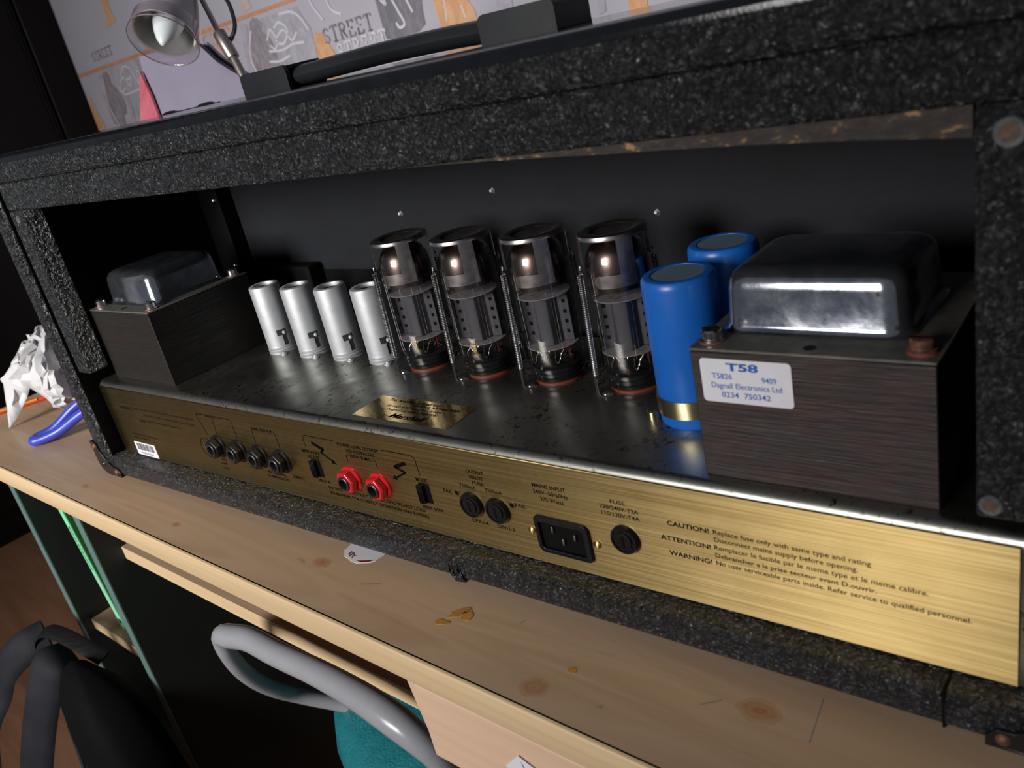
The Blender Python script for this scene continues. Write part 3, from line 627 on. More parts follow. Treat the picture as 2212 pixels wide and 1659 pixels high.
# ================================================================== AMPLIFIER CABINET
W, H, DPT, T = 0.74, 0.2785, 0.215, 0.0164
HB = 0.2585   # underside of the top board
ac = thing('amplifier_cabinet', 'black textured vinyl amplifier head cabinet with open back on the desk', 'amplifier cabinet', (0, 0, 0))
ou = rrect(0, W, 0.0, H, [.012, .012, .010, .010], 5); inn = rrect(T, W-T, T, HB, .001, 5)
n = len(ou); vs = []
for (L, y) in ((ou, 0.0), (ou, DPT), (inn, 0.0), (inn, DPT)): vs += [(a, y, b) for a, b in L]
fs = []
for i in range(n):
    j = (i+1) % n
    fs += [(i, j, n+j, n+i), (2*n+i, 3*n+i, 3*n+j, 2*n+j), (i, 2*n+i, 2*n+j, j), (n+i, n+j, 3*n+j, 3*n+i)]
sh = MB().add(vs, fs)
shell = obj('shell', sh, 'tolex', ac, 0.0045, 3, angle=50)
obj('top_rail', MB().box(T+.0012, W-T-.0012, 0.0068, 0.0245, 0.2362, HB-.0003), 'tolex', ac, 0.0018, 2)
YB = 0.0068
for (x0, x1) in ((T+.0001, T+.0011), (W-T-.0011, W-T-.0001)):
    obj('inner_lining', MB().box(x0, x1, 0.0048, 0.1699, T+.0003, HB-.0003), 'cavity', ac, label='matt black inner lining')
for (x0, x1) in ((T+.0012, 0.0380), (W-0.0380, W-T-.0012)):
    obj('back_batten', MB().box(x0, x1, YB, 0.0245, 0.0965, 0.2360), 'tolex', ac, 0.0012, 2)
we = [(0.462, .2361), (0.464, .2362), (0.7015, .2362), (0.7015, .2268), (0.668, .2293), (0.6287, .2313), (0.600, .2323), (0.5745, .2330), (0.545, .2342), (0.5148, .2352), (0.49, .2357)]
obj('worn_edge', MB().prism(we, 0.0078, 0.0236, 'XZ'), 'worn_wood', ac, label='worn brown bare wood edge')
obj('mitre_seam', MB().prism([(0.7025, .2366), (0.7033, .2358), (0.7200, .2520), (0.7192, .2528)], 0.0063, 0.0072, 'XZ'), 'black_matte', ac)
for (x, z, r_) in ((0.7112, .2276, .0030), (0.7066, .1017, .0026), (0.0303, .2293, .0020)):
    hl = obj('screw_hole', MB().lathe([(r_*1.5, 0.0), (r_*1.35, -0.0006), (r_*0.95, -0.0004), (r_*0.8, 0.0)], 18, (x, YB, z), (0, 1, 0)), 'hole_ring', ac)
    obj('hole_core', MB().lathe([(0, -.0001), (r_*.98, -.0001), (r_*.9, 0.0)], 14, (x, YB-.0001, z), (0, 1, 0)), 'hole_wood', hl)
# inner front: baffle, its frame, woven cloth strip, screw tips
obj('baffle_board', MB().box(T+.0003, W-T-.0003, 0.1860, 0.1960, T+.0003, HB-.0003), 'navy', ac)
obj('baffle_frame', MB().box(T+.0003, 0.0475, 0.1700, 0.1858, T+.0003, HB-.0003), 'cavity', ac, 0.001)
obj('baffle_frame', MB().box(W-0.0475, W-T-.0003, 0.1700, 0.1858, T+.0003, HB-.0003), 'black_matte', ac, 0.001)
obj('front_panel', MB().box(T+.0003, W-T-.0003, 0.1990, 0.2130, T+.0003, HB-.0003), 'black_matte', ac)
gl = MB()
nx, nz = 66, 10; gx0, gx1, gz0, gz1 = 0.075, 0.345, 0.0855, 0.1265
for i in range(nx):
    for j in range(nz):
        cx = gx0+(gx1-gx0)*(i+.5)/nx; cz = gz0+(gz1-gz0)*(j+.5)/nz; hx = (gx1-gx0)/nx*.40; hz = (gz1-gz0)/nz*.34
        if (i+j) % 2: hx, hz = hx*1.05, hz*.75
        gl.add([(cx-hx, .1856, cz-hz), (cx+hx, .1856, cz-hz), (cx+hx, .1856, cz+hz), (cx-hx, .1856, cz+hz), (cx, .1842, cz)], [(0, 1, 4), (1, 2, 4), (2, 3, 4), (3, 0, 4)])
o = obj('woven_cloth', gl.box(gx0, gx1, .1855, .18585, gz0, gz1), 'black_gloss', ac, label='coarse woven black cloth strip'); o['kind'] = 'stuff'
obj('black_block', MB().box(0.070, 0.149, 0.1690, 0.1840, 0.0990, 0.1345), 'cavity', ac, 0.002, label='matt black block')  # plain black box just in front of the baffle board
mb = MB()
for (x, z) in ((0.2642, .1720), (0.3616, .1842), (0.4896, .1628)):
    o = obj('screw_tip', MB().lathe([(0.0, -.0034), (.0010, -.0026), (.0017, 0.0)], 10, (x, .1860, z), (0, 1, 0)), 'label', ac)
    obj('splinter', MB().lathe([(.0020, -.0003), (.0011, -.0005), (.0009, 0.0)], 10, (x+.0004, .1860, z-.0004), (0, 1, 0)), 'hole_wood', o)
for (x, y, z) in ((0.0400, .1700, .1358), (0.0410, .1700, .1985)):
    obj('round_screw', MB().lathe([(0.0, -.0026), (.0016, -.0023), (.0030, -.0012), (.0036, 0.0)], 16, (x, y, z), (0, 1, 0)), 'chrome', ac)
# corner caps: rear plate + wraps on side and underside
def corner_cap(sx):
    X = (lambda x: x) if sx > 0 else (lambda x: W-x)
    mb = MB()
    out = [(-.0016, .0320), (-.0016, .012)] + [(-.0016+.0136-.0136*math.cos(R(a)), .0136-.0136*math.sin(R(a))) for a in (15, 30, 45, 60, 75, 90)] + [(.0335, .0)]
    inner = [(.0335, .0045), (.030, .0085), (.024, .0088), (.0175, .0125), (.0125, .0175), (.0088, .0240), (.0075, .0300), (.0045, .0320)]
    mb.prism([(X(a), b) for a, b in out+inner], -.0016, .0003, 'XZ')
    band = out + [(.0335, .0012)] + [(a+.0014, b+.0012 if b < .012 else b) for a, b in reversed(out[:-1])]
    mb.prism([(X(a), b) for a, b in out+[(.0335, .0010)]+[(max(a+.0013, .0004), max(b+.0004, .0010)) for a, b in reversed(out[:-1])]], -.0016, .030, 'XZ')
    c = obj('corner_cap', mb, 'black_gloss', ac, 0.0006, 2, angle=50)
    for (a, b) in ((.0040, .0272), (.0086, .0100), (.0275, .0046)):
        obj('cap_rivet', MB().lathe([(0, -.0016), (.0016, -.0013), (.0026, -.0004), (.0028, 0)], 14, (X(a), -.0016, b), (0, 1, 0)), 'rust' if b != .0100 else 'black_gloss', c, label='worn brown rivet')
corner_cap(1); corner_cap(-1)
# tear and seam on the bottom lip
mb = MB(); q = random.Random(3)
for k in range(9):
    x = 0.4325+q.uniform(-.0045, .0045); z = q.uniform(.002, .011)
    mb.tube(spline([(x, -.0002, z), (x+q.uniform(-.003, .003), -.0008-q.uniform(0, .0008), z-.003), (x+q.uniform(-.003, .003), -.0004, max(.0008, z-.007))], 4), q.uniform(.0006, .0011), 6)
obj('vinyl_tear', mb, 'tolex', ac, label='crumpled torn patch of vinyl')
obj('lip_seam', MB().box(.6913, .6922, -.0002, .0010, .0004, .0160).box(.6909, .6921, -.0002, .0145, .0160, .0166), 'cavity', ac)
# glossy smooth vinyl over the top and its rounded edge
tp_ = [(-.0004, .2728)] + [(.0040-.0044*math.cos(R(a)), .2740+.0044*math.sin(R(a))) for a in range(10, 91, 10)] + [(DPT-.004, H+.0006), (DPT, H-.003), (DPT-.0004, H-.003), (DPT-.0045, H-.0002), (.0060, H-.0003), (.0014, .2758), (.0002, .2728)]
obj('top_covering', MB().prism(tp_, .010, W-.010, 'YZ'), 'top_vinyl', ac, angle=40, label='smooth glossy black top covering')
mb = MB().prism(rrect(-.0012, .0335, H-.0080, H+.0012, .0005, 2), DPT-.012, DPT+.001, 'XZ').prism(rrect(-.0012, .0120, H-.0080, H+.0012, .0005, 2), .176, DPT-.0121, 'XZ')
mb.ball((.0045, .1800, H+.0002), .0065, 12, (1, 1.3, .42)).ball((.0230, .2070, H+.0002), .0085, 12, (1.6, .8, .38))
obj('corner_cap', mb, 'black_gloss', ac)
# handle on the top
HY0, HY1 = 0.0895, 0.1205
for (x0, x1, sg) in ((0.2500, 0.2985, 1), (0.4590, 0.5070, -1)):
    mb = MB(); zt = H+.0148
    if sg > 0: xs, xe = x0, x1-.012
    else: xs, xe = x0+.012, x1
    mb.prism(rrect(x0, x1, H+.0001, zt, [.004, .004, .0005, .0005], 4), HY0, HY0+.003, 'XZ')
    mb.prism(rrect(x0, x1, H+.0001, zt, [.004, .004, .0005, .0005], 4), HY1-.003, HY1, 'XZ')
    mb.prism(rrect(x0 if sg > 0 else x1-.030, x0+.030 if sg > 0 else x1, H+.0001, zt-.0004, [.003, .003, .0005, .0005], 4), HY0+.003, HY1-.003, 'XZ')
    mb.box(x0+.002, x1-.002, HY0+.003, HY1-.003, zt-.0026, zt-.0006)
    obj('handle_bracket', mb, 'black_plastic', ac, 0.0007, 2)
P = spline([(0.281, .105, H+.0068), (0.300, .105, H+.0068), (0.330, .105, H+.0074), (0.378, .105, H+.0082), (0.426, .105, H+.0078), (0.456, .105, H+.0068), (0.476, .105, H+.0068)], 6)
obj('handle_strap', MB().tube(P, .01, 14, flat=(.0110, .0062)), 'black_plastic', ac)

# ================================================================== CHASSIS
cs = thing('amplifier_chassis', 'steel amplifier chassis with gold brass rear panel of sockets and lettering', 'amplifier chassis', (0, 0, 0))
ZT = 0.0845; X0, X1 = 0.0237, 0.7215; YF = 0.0160; BP = 0.0149
rr = 0.0056
prof = [(YF, T+.0004), (YF, ZT-rr)] + [(YF+rr-rr*math.cos(R(a)), ZT-rr+rr*math.sin(R(a))) for a in (15, 30, 45, 60, 75, 90)] + [(0.166, ZT), (0.166, T+.0004)]
obj('chassis_body', MB().prism(prof, X0, X1, 'YZ'), 'steel', cs, angle=25)
bpn = obj('brass_panel', MB().box(X0+.0002, 0.7146, BP, YF-.0001, T+.0006, 0.0806), 'brass', cs, 0.0002, 1)
PY = BP-.00012
EX, EZ = Vector((1, 0, 0)), Vector((0, 0, 1))
def lettering(items, mt='ink', parent=None, y=PY, label=None):
    for (txt, x, z, cap, wd, al, *rest) in items:
        mb = add_text(MB(), txt, (x, y, z), EX, EZ, cap, wd, al, rest[0] if rest else 0.0)
        obj('lettering', mb, mt, parent or bpn, smooth=False)
c_ = .0022
lettering([('CAUTION!', .5709, .0590, .0027, .0212, 'L', .022), ('ATTENTION!', .5662, .0502, .0027, .0258, 'L', .022), ('WARNING!', .5695, .0420, .0027, .0222, 'L', .022),
           ('Replace fuse only with same type and rating', .5942, .0593, .0025, .0685, 'L'), ('Disconnect mains supply before opening.', .5942, .0551, .0025, .0632, 'L'),
           ('Remplacer le fusible par le meme type et le meme calibre.', .5938, .0508, .0025, .0900, 'L'), ('Debrancher a la prise secteur avant D.ouvrir.', .5938, .0464, .0025, .0705, 'L'),
           ('No user serviceable parts inside. Refer service to qualified personnel.', .5937, .0422, .0025, .1052, 'L')], label='bold and plain black warning text')
lettering([('FUSE', .5447, .0649, .0024, .0084, 'C'), ('220/240V-T2A', .5447, .0612, .0024, .0222, 'C'), ('110/120V-T4A', .5450, .0575, .0024, .0218, 'C'),
           ('MAINS INPUT', .5032, .0657, .0025, .0215, 'C'), ('240V~50/60Hz', .5034, .0617, .0025, .0225, 'C'), ('375 Watts', .5036, .0577, .0025, .0150, 'C')])
lettering([('OUTPUT', .4525, .0662, .0024, .0128, 'C'), ('VALVE', .4525, .0626, .0024, .0103, 'C'), ('FUSE', .4530, .0590, .0024, .0084, 'C'), ('T500mA', .4440, .0556, .0024, .0125, 'C'), ('T500mA', .4632, .0558, .0024, .0125, 'C'),
           ('FAIL', .4270, .0494, .0024, .0066, 'C'), ('FAIL', .4810, .0500, .0024, .0076, 'C'), ('OPV-1-4', .4470, .0327, .0024, .0122, 'C'), ('OPV-2-3', .4660, .0327, .0024, .0124, 'C')])
lettering([('POWER LEVEL OUTPUT', .3552, .0675, .0024, .0385, 'C'), ('LOUDSPEAKERS', .3565, .0638, .0024, .0262, 'C'), ('100W R.M.S.', .3555, .0602, .0024, .0200, 'C'), ('IMPEDANCE', .3040, .0566, .0024, .0190, 'C'), ('SELECT', .3055, .0530, .0024, .0122, 'C'),
           ('(4)16  8', .3085, .0352, .0022, .0118, 'C'), ('MODE', .4066, .0530, .0025, .0090, 'C'), ('HIGH  LOW', .4100, .0338, .0025, .0168, 'C'),
           ('DO NOT USE WITHOUT CONNECTING SPEAKER LOAD', .3570, .0308, .0024, .0910, 'C'), ('SEE MANUAL FOR CORRECT OPERATION AND RATING', .3575, .0268, .0024, .0930, 'C')])
lettering([('EFFECTS', .1925, .0698, .0022, .0155, 'C'), ('LINE OUTPUT', .2545, .0664, .0024, .0235, 'C'), ('HIGH', .1742, .0335, .0020, .0080, 'C'), ('LOW', .1875, .0325, .0020, .0070, 'C'), ('LOOP', .1860, .0290, .0020, .0075, 'C'), ('LEVEL', .1866, .0250, .0020, .0085, 'C'),
           ('SEND', .2035, .0342, .0022, .0100, 'C'), ('RETURN', .2300, .0330, .0022, .0140, 'C'), ('RECORDING', .2540, .0318, .0022, .0205, 'C'), ('COMPENSATED', .2545, .0280, .0022, .0250, 'C'), ('DIRECT', .2800, .0326, .0022, .0130, 'C')], label='small black socket names')
lettering([('WARNING:', .0480, .0620, .0026, .0200, 'L', .03), ('AVIS:', .0735, .0520, .0026, .0110, 'L', .03), ('To reduce the risk of fire or electric shock do not expose this appliance', .0690, .0640, .0020, .0950, 'L'), ('to moisture. Risk of electric shock. Do not open', .0850, .0590, .0020, .0780, 'L'), ('Risque de choc electrique. Ne pas ouvrir', .0850, .0535, .0020, .0560, 'L'),
           ('Jim Marshall Products', .0510, .0375, .0018, .0420, 'L'), ('Made in England', .0535, .0345, .0018, .0240, 'L')], 'ink_faded', label='faded small warning text')
# printed brackets, circle and arrows
mb = MB(); lw = .00045
def pl_(pts): obj('printed_line', stroke(MB(), pts, lw, PY), 'ink', bpn, smooth=False)
pl_([(.1778, .0530), (.1713, .0700), (.1726, .0712), (.1830, .0712)]); pl_([(.1925, .0690), (.1918, .0560)]); pl_([(.2022, .0712), (.2160, .0712), (.2180, .0700), (.2180, .0560)])
pl_([(.2410, .0560), (.2410, .0660), (.2424, .0676)]); pl_([(.2676, .0676), (.2692, .0660), (.2692, .0560)])
pl_([(.3005, .0610), (.3005, .0690), (.3030, .0703), (.3330, .0703)]); pl_([(.3780, .0703), (.4020, .0703), (.4060, .0690), (.4066, .0570)])
pl_([(.3415, .0560), (.3415, .0606), (.3440, .0622)]); pl_([(.3668, .0622), (.3692, .0606), (.3692, .0560)])
pl_([(.1706+.0090*math.cos(R(a)), .0415+.0085*math.sin(R(a))) for a in range(40, 276, 12)])
pl_([(.1905, .0378), (.1895, .0345)]); pl_([(.4845, .0372), (.5300, .0372)])
def bolt(mb, pts): mb.add([(a, PY, b) for a, b in pts], [tuple(range(len(pts)))])
# left arrow: thick start at upper left, zig, zag, to the jack
mb = MB(); stroke(mb, [(.3085, .0655), (.3190, .0618)], .0024, PY); stroke(mb, [(.3195, .0622), (.3155, .0590)], .0016, PY); stroke(mb, [(.3150, .0592), (.3265, .0535)], .0012, PY); bolt(mb, [(.3285, .0518), (.3258, .0552), (.3240, .0524)])
obj('printed_arrow', mb, 'ink', bpn, smooth=False)
mb = MB(); stroke(mb, [(.3965, .0640), (.3860, .0598)], .0024, PY); stroke(mb, [(.3852, .0602), (.3945, .0570)], .0016, PY); stroke(mb, [(.3945, .0572), (.3845, .0520)], .0012, PY); bolt(mb, [(.3812, .0510), (.3852, .0502), (.3838, .0538)])
obj('printed_arrow', mb, 'ink', bpn, smooth=False)
# barcode label
bl_ = obj('barcode_label', MB().box(.0472, .0816, BP-.0003, BP-.00002, .0176, .0302), 'label', bpn, label='white barcode label')
mb = MB(); q = random.Random(8); x = .0505
while x < .0775:
    w_ = q.choice((.0003, .0003, .0006, .0009)); mb.box(x, x+w_, BP-.00036, BP-.0003, .0226, .0290); x += w_+q.choice((.0003, .0004, .0006))
add_text(mb, '944510721', (.0640, BP-.00036, .0188), EX, EZ, .0021, .0200, 'C'); obj('barcode_print', mb, 'ink', bpn, smooth=False)

def lab_copy(o, parent, dx):
    c = o.copy(); COL.objects.link(c); c.parent = parent; c.location = (dx, 0, 0)
    for g in o.children:
        d = g.copy(); COL.objects.link(d); d.parent = c
    return c
def jack(x, z, mt, rot=0):
    """a moulded jack socket: round flange, hexagonal nut, hollow bush (built about (x, BP, z))"""
    A = (0, -1, 0); C = (x, BP, z)
    j = obj('jack_socket', MB().lathe([(.0093, 0), (.0093, .0012), (.0087, .0019), (.0078, .0021)], 32, C, A, cap1=True), mt, cs)
    mb = MB(); hexp = [(.0078, .0020), (.0084, .0026), (.0084, .0060), (.0075, .0071), (.0050, .0072), (.0050, .0062)]
    q_ = MB().lathe(hexp, 6, C, A); 
    # rotate hexagon
    out = []
    for v in q_.v:
        dx, dz = v[0]-x, v[2]-z; a = R(rot); out.append((x+dx*math.cos(a)-dz*math.sin(a), v[1], z+dx*math.sin(a)+dz*math.cos(a)))
    mb.add(out, q_.f); obj('hex_nut', mb, mt, j, 0.0005, 2, angle=30)
    obj('bush', MB().lathe([(.0052, .0062), (.0052, .0080), (.0047, .0083), (.0036, .0082), (.0033, .0073), (.0033, .0025), (.0, .0025)], 24, C, A), 'black_plastic', j)
    return j
j1 = jack(.1885, .0456, 'jack_black', 20)
for x, dz in ((.2150, -.0001), (.2413, -.0003), (.2668, -.0006)):
    c = lab_copy(j1, cs, x-.1885); c.location = (x-.1885, 0, dz)
r1 = jack(.3400, .0436, 'red_plastic', 10); r1['label'] = 'red loudspeaker jack socket'
r2_ = lab_copy(r1, cs, .0275)
def switch(x, z):
    s_ = obj('slide_switch', MB().box(x-.0042, x+.0042, BP-.00025, BP-.00001, z-.0066, z+.0066), 'cavity', cs)
    mb = MB().box(x-.0040, x+.0004, BP-.0030, BP-.00026, z-.0062, z+.0062)
    for k in range(3): mb.box(x-.0036+k*.0013, x-.0030+k*.0013, BP-.0036, BP-.0030, z-.0060, z+.0060)
    obj('slider', mb, 'jack_black', s_, .0002, 1)
    return s_
w1 = switch(.3062, .0458); w2 = lab_copy(w1, cs, .4075-.3062); w2.location = (.4075-.3062, 0, -.0004)
def fuse(x, z, r_=.0079):
    C = (x, BP, z); A = (0, -1, 0)
    f_ = obj('fuse_holder', MB().lathe([(r_, 0), (r_, .0020), (r_*.93, .0030), (r_*.80, .0030), (r_*.78, .0024), (r_*.60, .0024), (r_*.58, .0032), (r_*.50, .0034), (0, .0034)], 36, C, A), 'jack_black', cs)
    mb = MB().box(x-.0007, x+.0007, BP-.0036, BP-.00341, z-r_*.42, z+r_*.42)
    obj('screwdriver_slot', mb, 'cavity', f_)
    mb = MB()
    for a in (100, 205, 320): 
        ca, sa = math.cos(R(a)), math.sin(R(a)); mb.ball((x+ca*r_*.69, BP-.0024, z+sa*r_*.69), .0007, 8)
    obj('bayonet_lug', mb, 'black_matte', f_)
    return f_
f1 = fuse(.4447, .0452); lab_copy(f1, cs, .0193); f3 = lab_copy(f1, cs, .5460-.4447); f3.location = (.5460-.4447, 0, .0003)
for (x, z) in ((.4344, .0506), (.4748, .0503)):
    h_ = obj('indicator_hole', MB().lathe([(.0022, 0), (.0022, .0003), (.0017, .0003), (.0016, .0001)], 20, (x, BP, z), (0, -1, 0)), 'brass', cs)
    obj('hole_core', MB().lathe([(.0017, .00012), (0, .00012)], 16, (x, BP, z), (0, -1, 0)), 'cavity', h_)
tp = obj('trim_screw', MB().lathe([(.0024, 0), (.0024, .0010), (.0019, .0014), (0, .0014)], 20, (.1706, BP, .0425), (0, -1, 0)), 'chrome', cs, label='bright slotted trimmer screw')
obj('screwdriver_slot', MB().box(.1703, .1709, BP-.0016, BP-.00141, .0405, .0445), 'cavity', tp)
# mains inlet
xi0, xi1, zi0, zi1 = .4893, .5240, .0255, .0482
oi = rrect(xi0, xi1, zi0, zi1, [.0040, .0026, .0040, .0026], 5); ii = rrect(xi0+.0030, xi1-.0030, zi0+.0030, zi1-.0030, [.0024, .0012, .0024, .0012], 5)
n = len(oi); vs = []
for (L, y) in ((oi, BP), (oi, BP-.0020), (ii, BP-.0026), (ii, BP-.0003)): vs += [(a, y, b) for a, b in L]
fs = []
for k in range(3):
    for i in range(n): fs.append((k*n+i, k*n+(i+1) % n, (k+1)*n+(i+1) % n, (k+1)*n+i))
inl = obj('mains_inlet', MB().add(vs, fs), 'jack_black', cs, 0.0004, 2, angle=40)
obj('inlet_floor', MB().prism(ii, BP-.0004, BP-.0002, 'XZ'), 'cavity', inl)
for (x, z) in ((.5010, .0415), (.5070, .0350), (.5150, .0395)):
    obj('contact_pin', MB().box(x-.0006, x+.0006, BP-.0023, BP-.0004, z-.0020, z+.0020), 'chrome', inl, .0003, 1)
for (x, z) in ((.4855, .0371), (.5278, .0377)):
    obj('panel_rivet', MB().lathe([(.0023, 0), (.0021, .0009), (.0012, .0016), (0, .0018)], 18, (x, BP, z), (0, -1, 0)), 'brass', cs)
# gold plate on the chassis top
gp = obj('gold_plate', MB().box(.3445, .4270, .0262, .0545, ZT, ZT+.0003), 'gold_foil', cs, label='gold foil maker plate')
mb = MB(); zz = ZT+.0004
for (txt, x, y, cap, wd_, sh_) in (('This Amplifier is fitted with', .3560, .0492, .0030, .045, .2), ('Output Valves 5881', .3800, .0460, .0028, .040, .2), ('100 Watts R.M.S. into 4, 8 or 16 ohms', .3600, .0420, .0026, .048, .2), ('Designed and made in England by', .3640, .0380, .0026, .044, .2)):
    vs, fs = text_mesh(txt, 0, sh_); x0 = min(v.x for v in vs); x1 = max(v.x for v in vs)
    mb.add([(x+(v.x-x0)*wd_/(x1-x0), y+v.y*cap/CAP, zz) for v in vs], fs)
vs, fs = text_mesh('Marshall', 0.02, 0.35); x0 = min(v.x for v in vs); x1 = max(v.x for v in vs)
mb.add([(.3740+(v.x-x0)*.030/(x1-x0), .0300+v.y*.0052/CAP, zz) for v in vs], fs)
obj('lettering', mb, 'ink', gp, smooth=False)

# ================================================================== TRANSFORMERS
def transformer(name, label, loc, w_, d_, lammat, h=.0605, bx0=.008, bx1=.083, by0=.0185, by1=.078, bh=.0265, rusty=None):
    """origin at rear-left base corner; local x along the cabinet, y inwards"""
    t = thing(name, label, 'transformer', loc)
    obj('lamination_stack', MB().box(0, w_, 0, d_, 0, h-.0002), lammat, t, .0004, 1)
    fl_ = obj('flange_plate', MB().box(-.0003, w_+.0003, -.0003, d_+.0003, h, h+.0014), 'flange', t, .0004, 1)
    # bell: loft of rounded rectangles, flared foot, rounded top
    rings = []; z0 = h+.0014
    for (off, z, r_) in ((-.0026, 0.0, .011), (-.0010, .0007, .010), (0, .0030, .009), (.0008, bh-.0085, .009), (.0014, bh-.0052, .009), (.0032, bh-.0022, .0085), (.0060, bh-.0006, .0075), (.0095, bh, .006)):
        rings.append([(a, b, z0+z) for a, b in rrect(bx0+off, bx1-off, by0+off, by1-off, r_, 6)])
    n = len(rings[0]); vs = [p for r_ in rings for p in r_]; fs = []
    for j in range(len(rings)-1):
        for i in range(n): fs.append((j*n+i, j*n+(i+1) % n, (j+1)*n+(i+1) % n, (j+1)*n+i))
    fs.append(tuple((len(rings)-1)*n+i for i in range(n)))
    obj('bell_cover', MB().add(vs, fs), 'bell', t, angle=60)
    for k, (x, y) in enumerate(((.0068, .0085), (w_-.0068, .0085), (.0068, d_-.0085), (w_-.0068, d_-.0085))[:3 if rusty else 4]):
        z = h+.0014
        s_ = obj('bolt', MB().lathe([(.0052, .0006), (.0052, .0014), (.0043, .0016), (.0043, .0048), (.0037, .0055), (0, .0057)], 20, (x, y, z)), 'rust' if (rusty and k in rusty) else 'chrome', t)
        obj('fibre_washer', MB().lathe([(.0054, 0), (.0054, .0006), (.001, .0007)], 20, (x, y, z)), 'washer_red', s_)
        obj('screwdriver_slot', MB().box(x-.0040, x+.0040, y-.0006, y+.0006, z+.0052, z+.0058), 'cavity', s_)
    obj('flange_hole', MB().lathe([(.0026, .0001), (0, .0001)], 18, (w_*.51, .0062, h+.0014)), 'cavity', fl_)
    return t
t_l = transformer('small_transformer', 'dark laminated transformer with steel bell cover at cabinet\'s left end', (.0362, .0277, ZT), .0948, .0940, 'lam_dark', bx0=.0085, bx1=.0835, by0=.0150, by1=.0800)
t_r = transformer('large_transformer', 'rusty brown laminated transformer with white T58 label at right end', (.5898, .0245, ZT), .0965, .0955, 'lam_red', bx0=.0072, bx1=.0822, by0=.0190, by1=.0790, rusty=(1,))
lb = obj('paper_label', MB().prism(rrect(.0042, .0436, .0375, .0575, .0018, 4), -.0004, -.00005, 'XZ'), 'label', t_r, label='white paper label with blue print')
mb = MB(); yy = -.0005
for (txt, x, z, cap, wd_, al, b_) in (('T58', .0229, .05255, .0035, .0140, 'C', .035), ('T5826', .0092, .0486, .0026, .0090, 'L', .01), ('9409', .0372, .0480, .0026, .0062, 'R', .0), ('Dagnall Electronics Ltd', .0086, .0443, .0026, .0306, 'L', .0), ('0234  750342', .0127, .0401, .0026, .0214, 'L', .01)):
    add_text(mb, txt, (x, yy, z), EX, EZ, cap, wd_, al, b_)
obj('label_print', mb, 'ink_blue', lb, smooth=False)

# ================================================================== CAPACITORS
def capacitor(label, loc, cap_h=.0770, r_=.0183):
    t = thing('filter_capacitor', label, 'capacitor', loc, 0, 'blue capacitors beside the large transformer')
    obj('sleeve', MB().lathe([(r_*.97, 0), (r_, .001), (r_, cap_h-.0040), (r_*.985, cap_h-.0018), (r_*.93, cap_h-.0004), (r_*.86, cap_h), (r_*.735, cap_h-.0002), (r_*.73, cap_h-.0009)], 48), 'blue', t)
    obj('end_disc', MB().lathe([(r_*.73, cap_h-.0009), (r_*.71, cap_h-.0005), (0, cap_h-.0005)], 40), 'cap_grey', t)
    cb = obj('clamp_band', MB().lathe([(r_+.0001, .0060), (r_+.0008, .0060), (r_+.0008, .0155), (r_+.0001, .0155)], 48), 'clamp', t, label='shiny brass-coloured clamp band')
    a = R(205); x, y = (r_+.004)*math.cos(a), (r_+.004)*math.sin(a)
    obj('clamp_screw', MB().lathe([(.0034, 0), (.0034, .0045), (.0026, .0052), (0, .0052)], 14, (x, y, 0)), 'clamp', cb)
    return t
c1 = capacitor('blue capacitor in front, with the shiny clamp band in view', (.5592, .0775, ZT))
c2 = dup(c1, (.5600, .1260, ZT), 'blue capacitor behind, only its upper part showing')

# ================================================================== VALVE CANS
def valve_can(label, loc):
    t = thing('shielded_valve', label, 'valve', loc, 0, 'row of four shielded preamp valves')
    r_ = .0122; h = .0562
    obj('shield_can', MB().lathe([(r_, .0062), (r_, h-.0016), (r_*.96, h-.0004), (r_*.90, h), (r_*.68, h), (r_*.66, h-.0006), (r_*.66, h-.0030), (r_*.80, h-.0040), (r_*.88, h-.012)], 40), 'alu', t)
    obj('valve_glass', MB().lathe([(r_*.64, h-.030), (r_*.64, h-.010), (r_*.5, h-.0055), (r_*.2, h-.0035), (0, h-.001)], 24), 'getter', t)
    obj('base_skirt', MB().lathe([(r_*1.02, 0), (r_*1.02, .0010), (r_*.93, .0016), (r_*1.02, .0026), (r_*1.02, .0034), (r_*.93, .0042), (r_*1.0, .0050), (r_*.99, .0062), (r_*.6, .0062)], 40), 'alu', t)
    # bayonet slot on the side facing the opening (azimuth -38 deg), pip and lugs
    a0 = R(-42)
    def onr(a, z, rr_): return (rr_*math.cos(a), rr_*math.sin(a), z)
    mb = MB(); k = 8
    for (b0, b1, z0, z1) in ((-.02, .62, .0148, .0196), (.30, .56, .0064, .0148)):
        vs = []; fs = []
        for i in range(k+1):
            a = a0+b0+(b1-b0)*i/k; vs += [onr(a, z0, r_+.00006), onr(a, z1, r_+.00006)]
        fs = [(2*i, 2*i+2, 2*i+3, 2*i+1) for i in range(k)]
        mb.add(vs, fs)
    sl_ = obj('bayonet_slot', mb, 'slot_grey', t)
    p = onr(a0+.46, .0166, r_); obj('bayonet_pip', MB().ball(p, .0017, 12), 'alu', sl_)
    mb = MB(); vs = []; k = 5
    for i in range(k+1):
        a = a0+.0+.28*i/k; vs += [onr(a, .0062, r_+.0006), onr(a, .0146, r_+.0006)]
    obj('spring_tab', mb.add(vs, [(2*i, 2*i+2, 2*i+3, 2*i+1) for i in range(k)]), 'alu', t)
    for a in (a0+.06, a0+.06+PI):
        q = onr(a, 0, r_+.0030)
        lg_ = obj('fixing_lug', MB().lathe([(.0030, 0), (.0030, .0012), (.0012, .0012), (.0012, .0004)], 14, q), 'alu', t)
        obj('lug_screw', MB().lathe([(.0018, .0012), (.0016, .0020), (0, .0023)], 12, q), 'alu', lg_)
    return t
v1 = valve_can('shielded aluminium valve nearest the small transformer, first from left', (.1700, .1082, ZT))
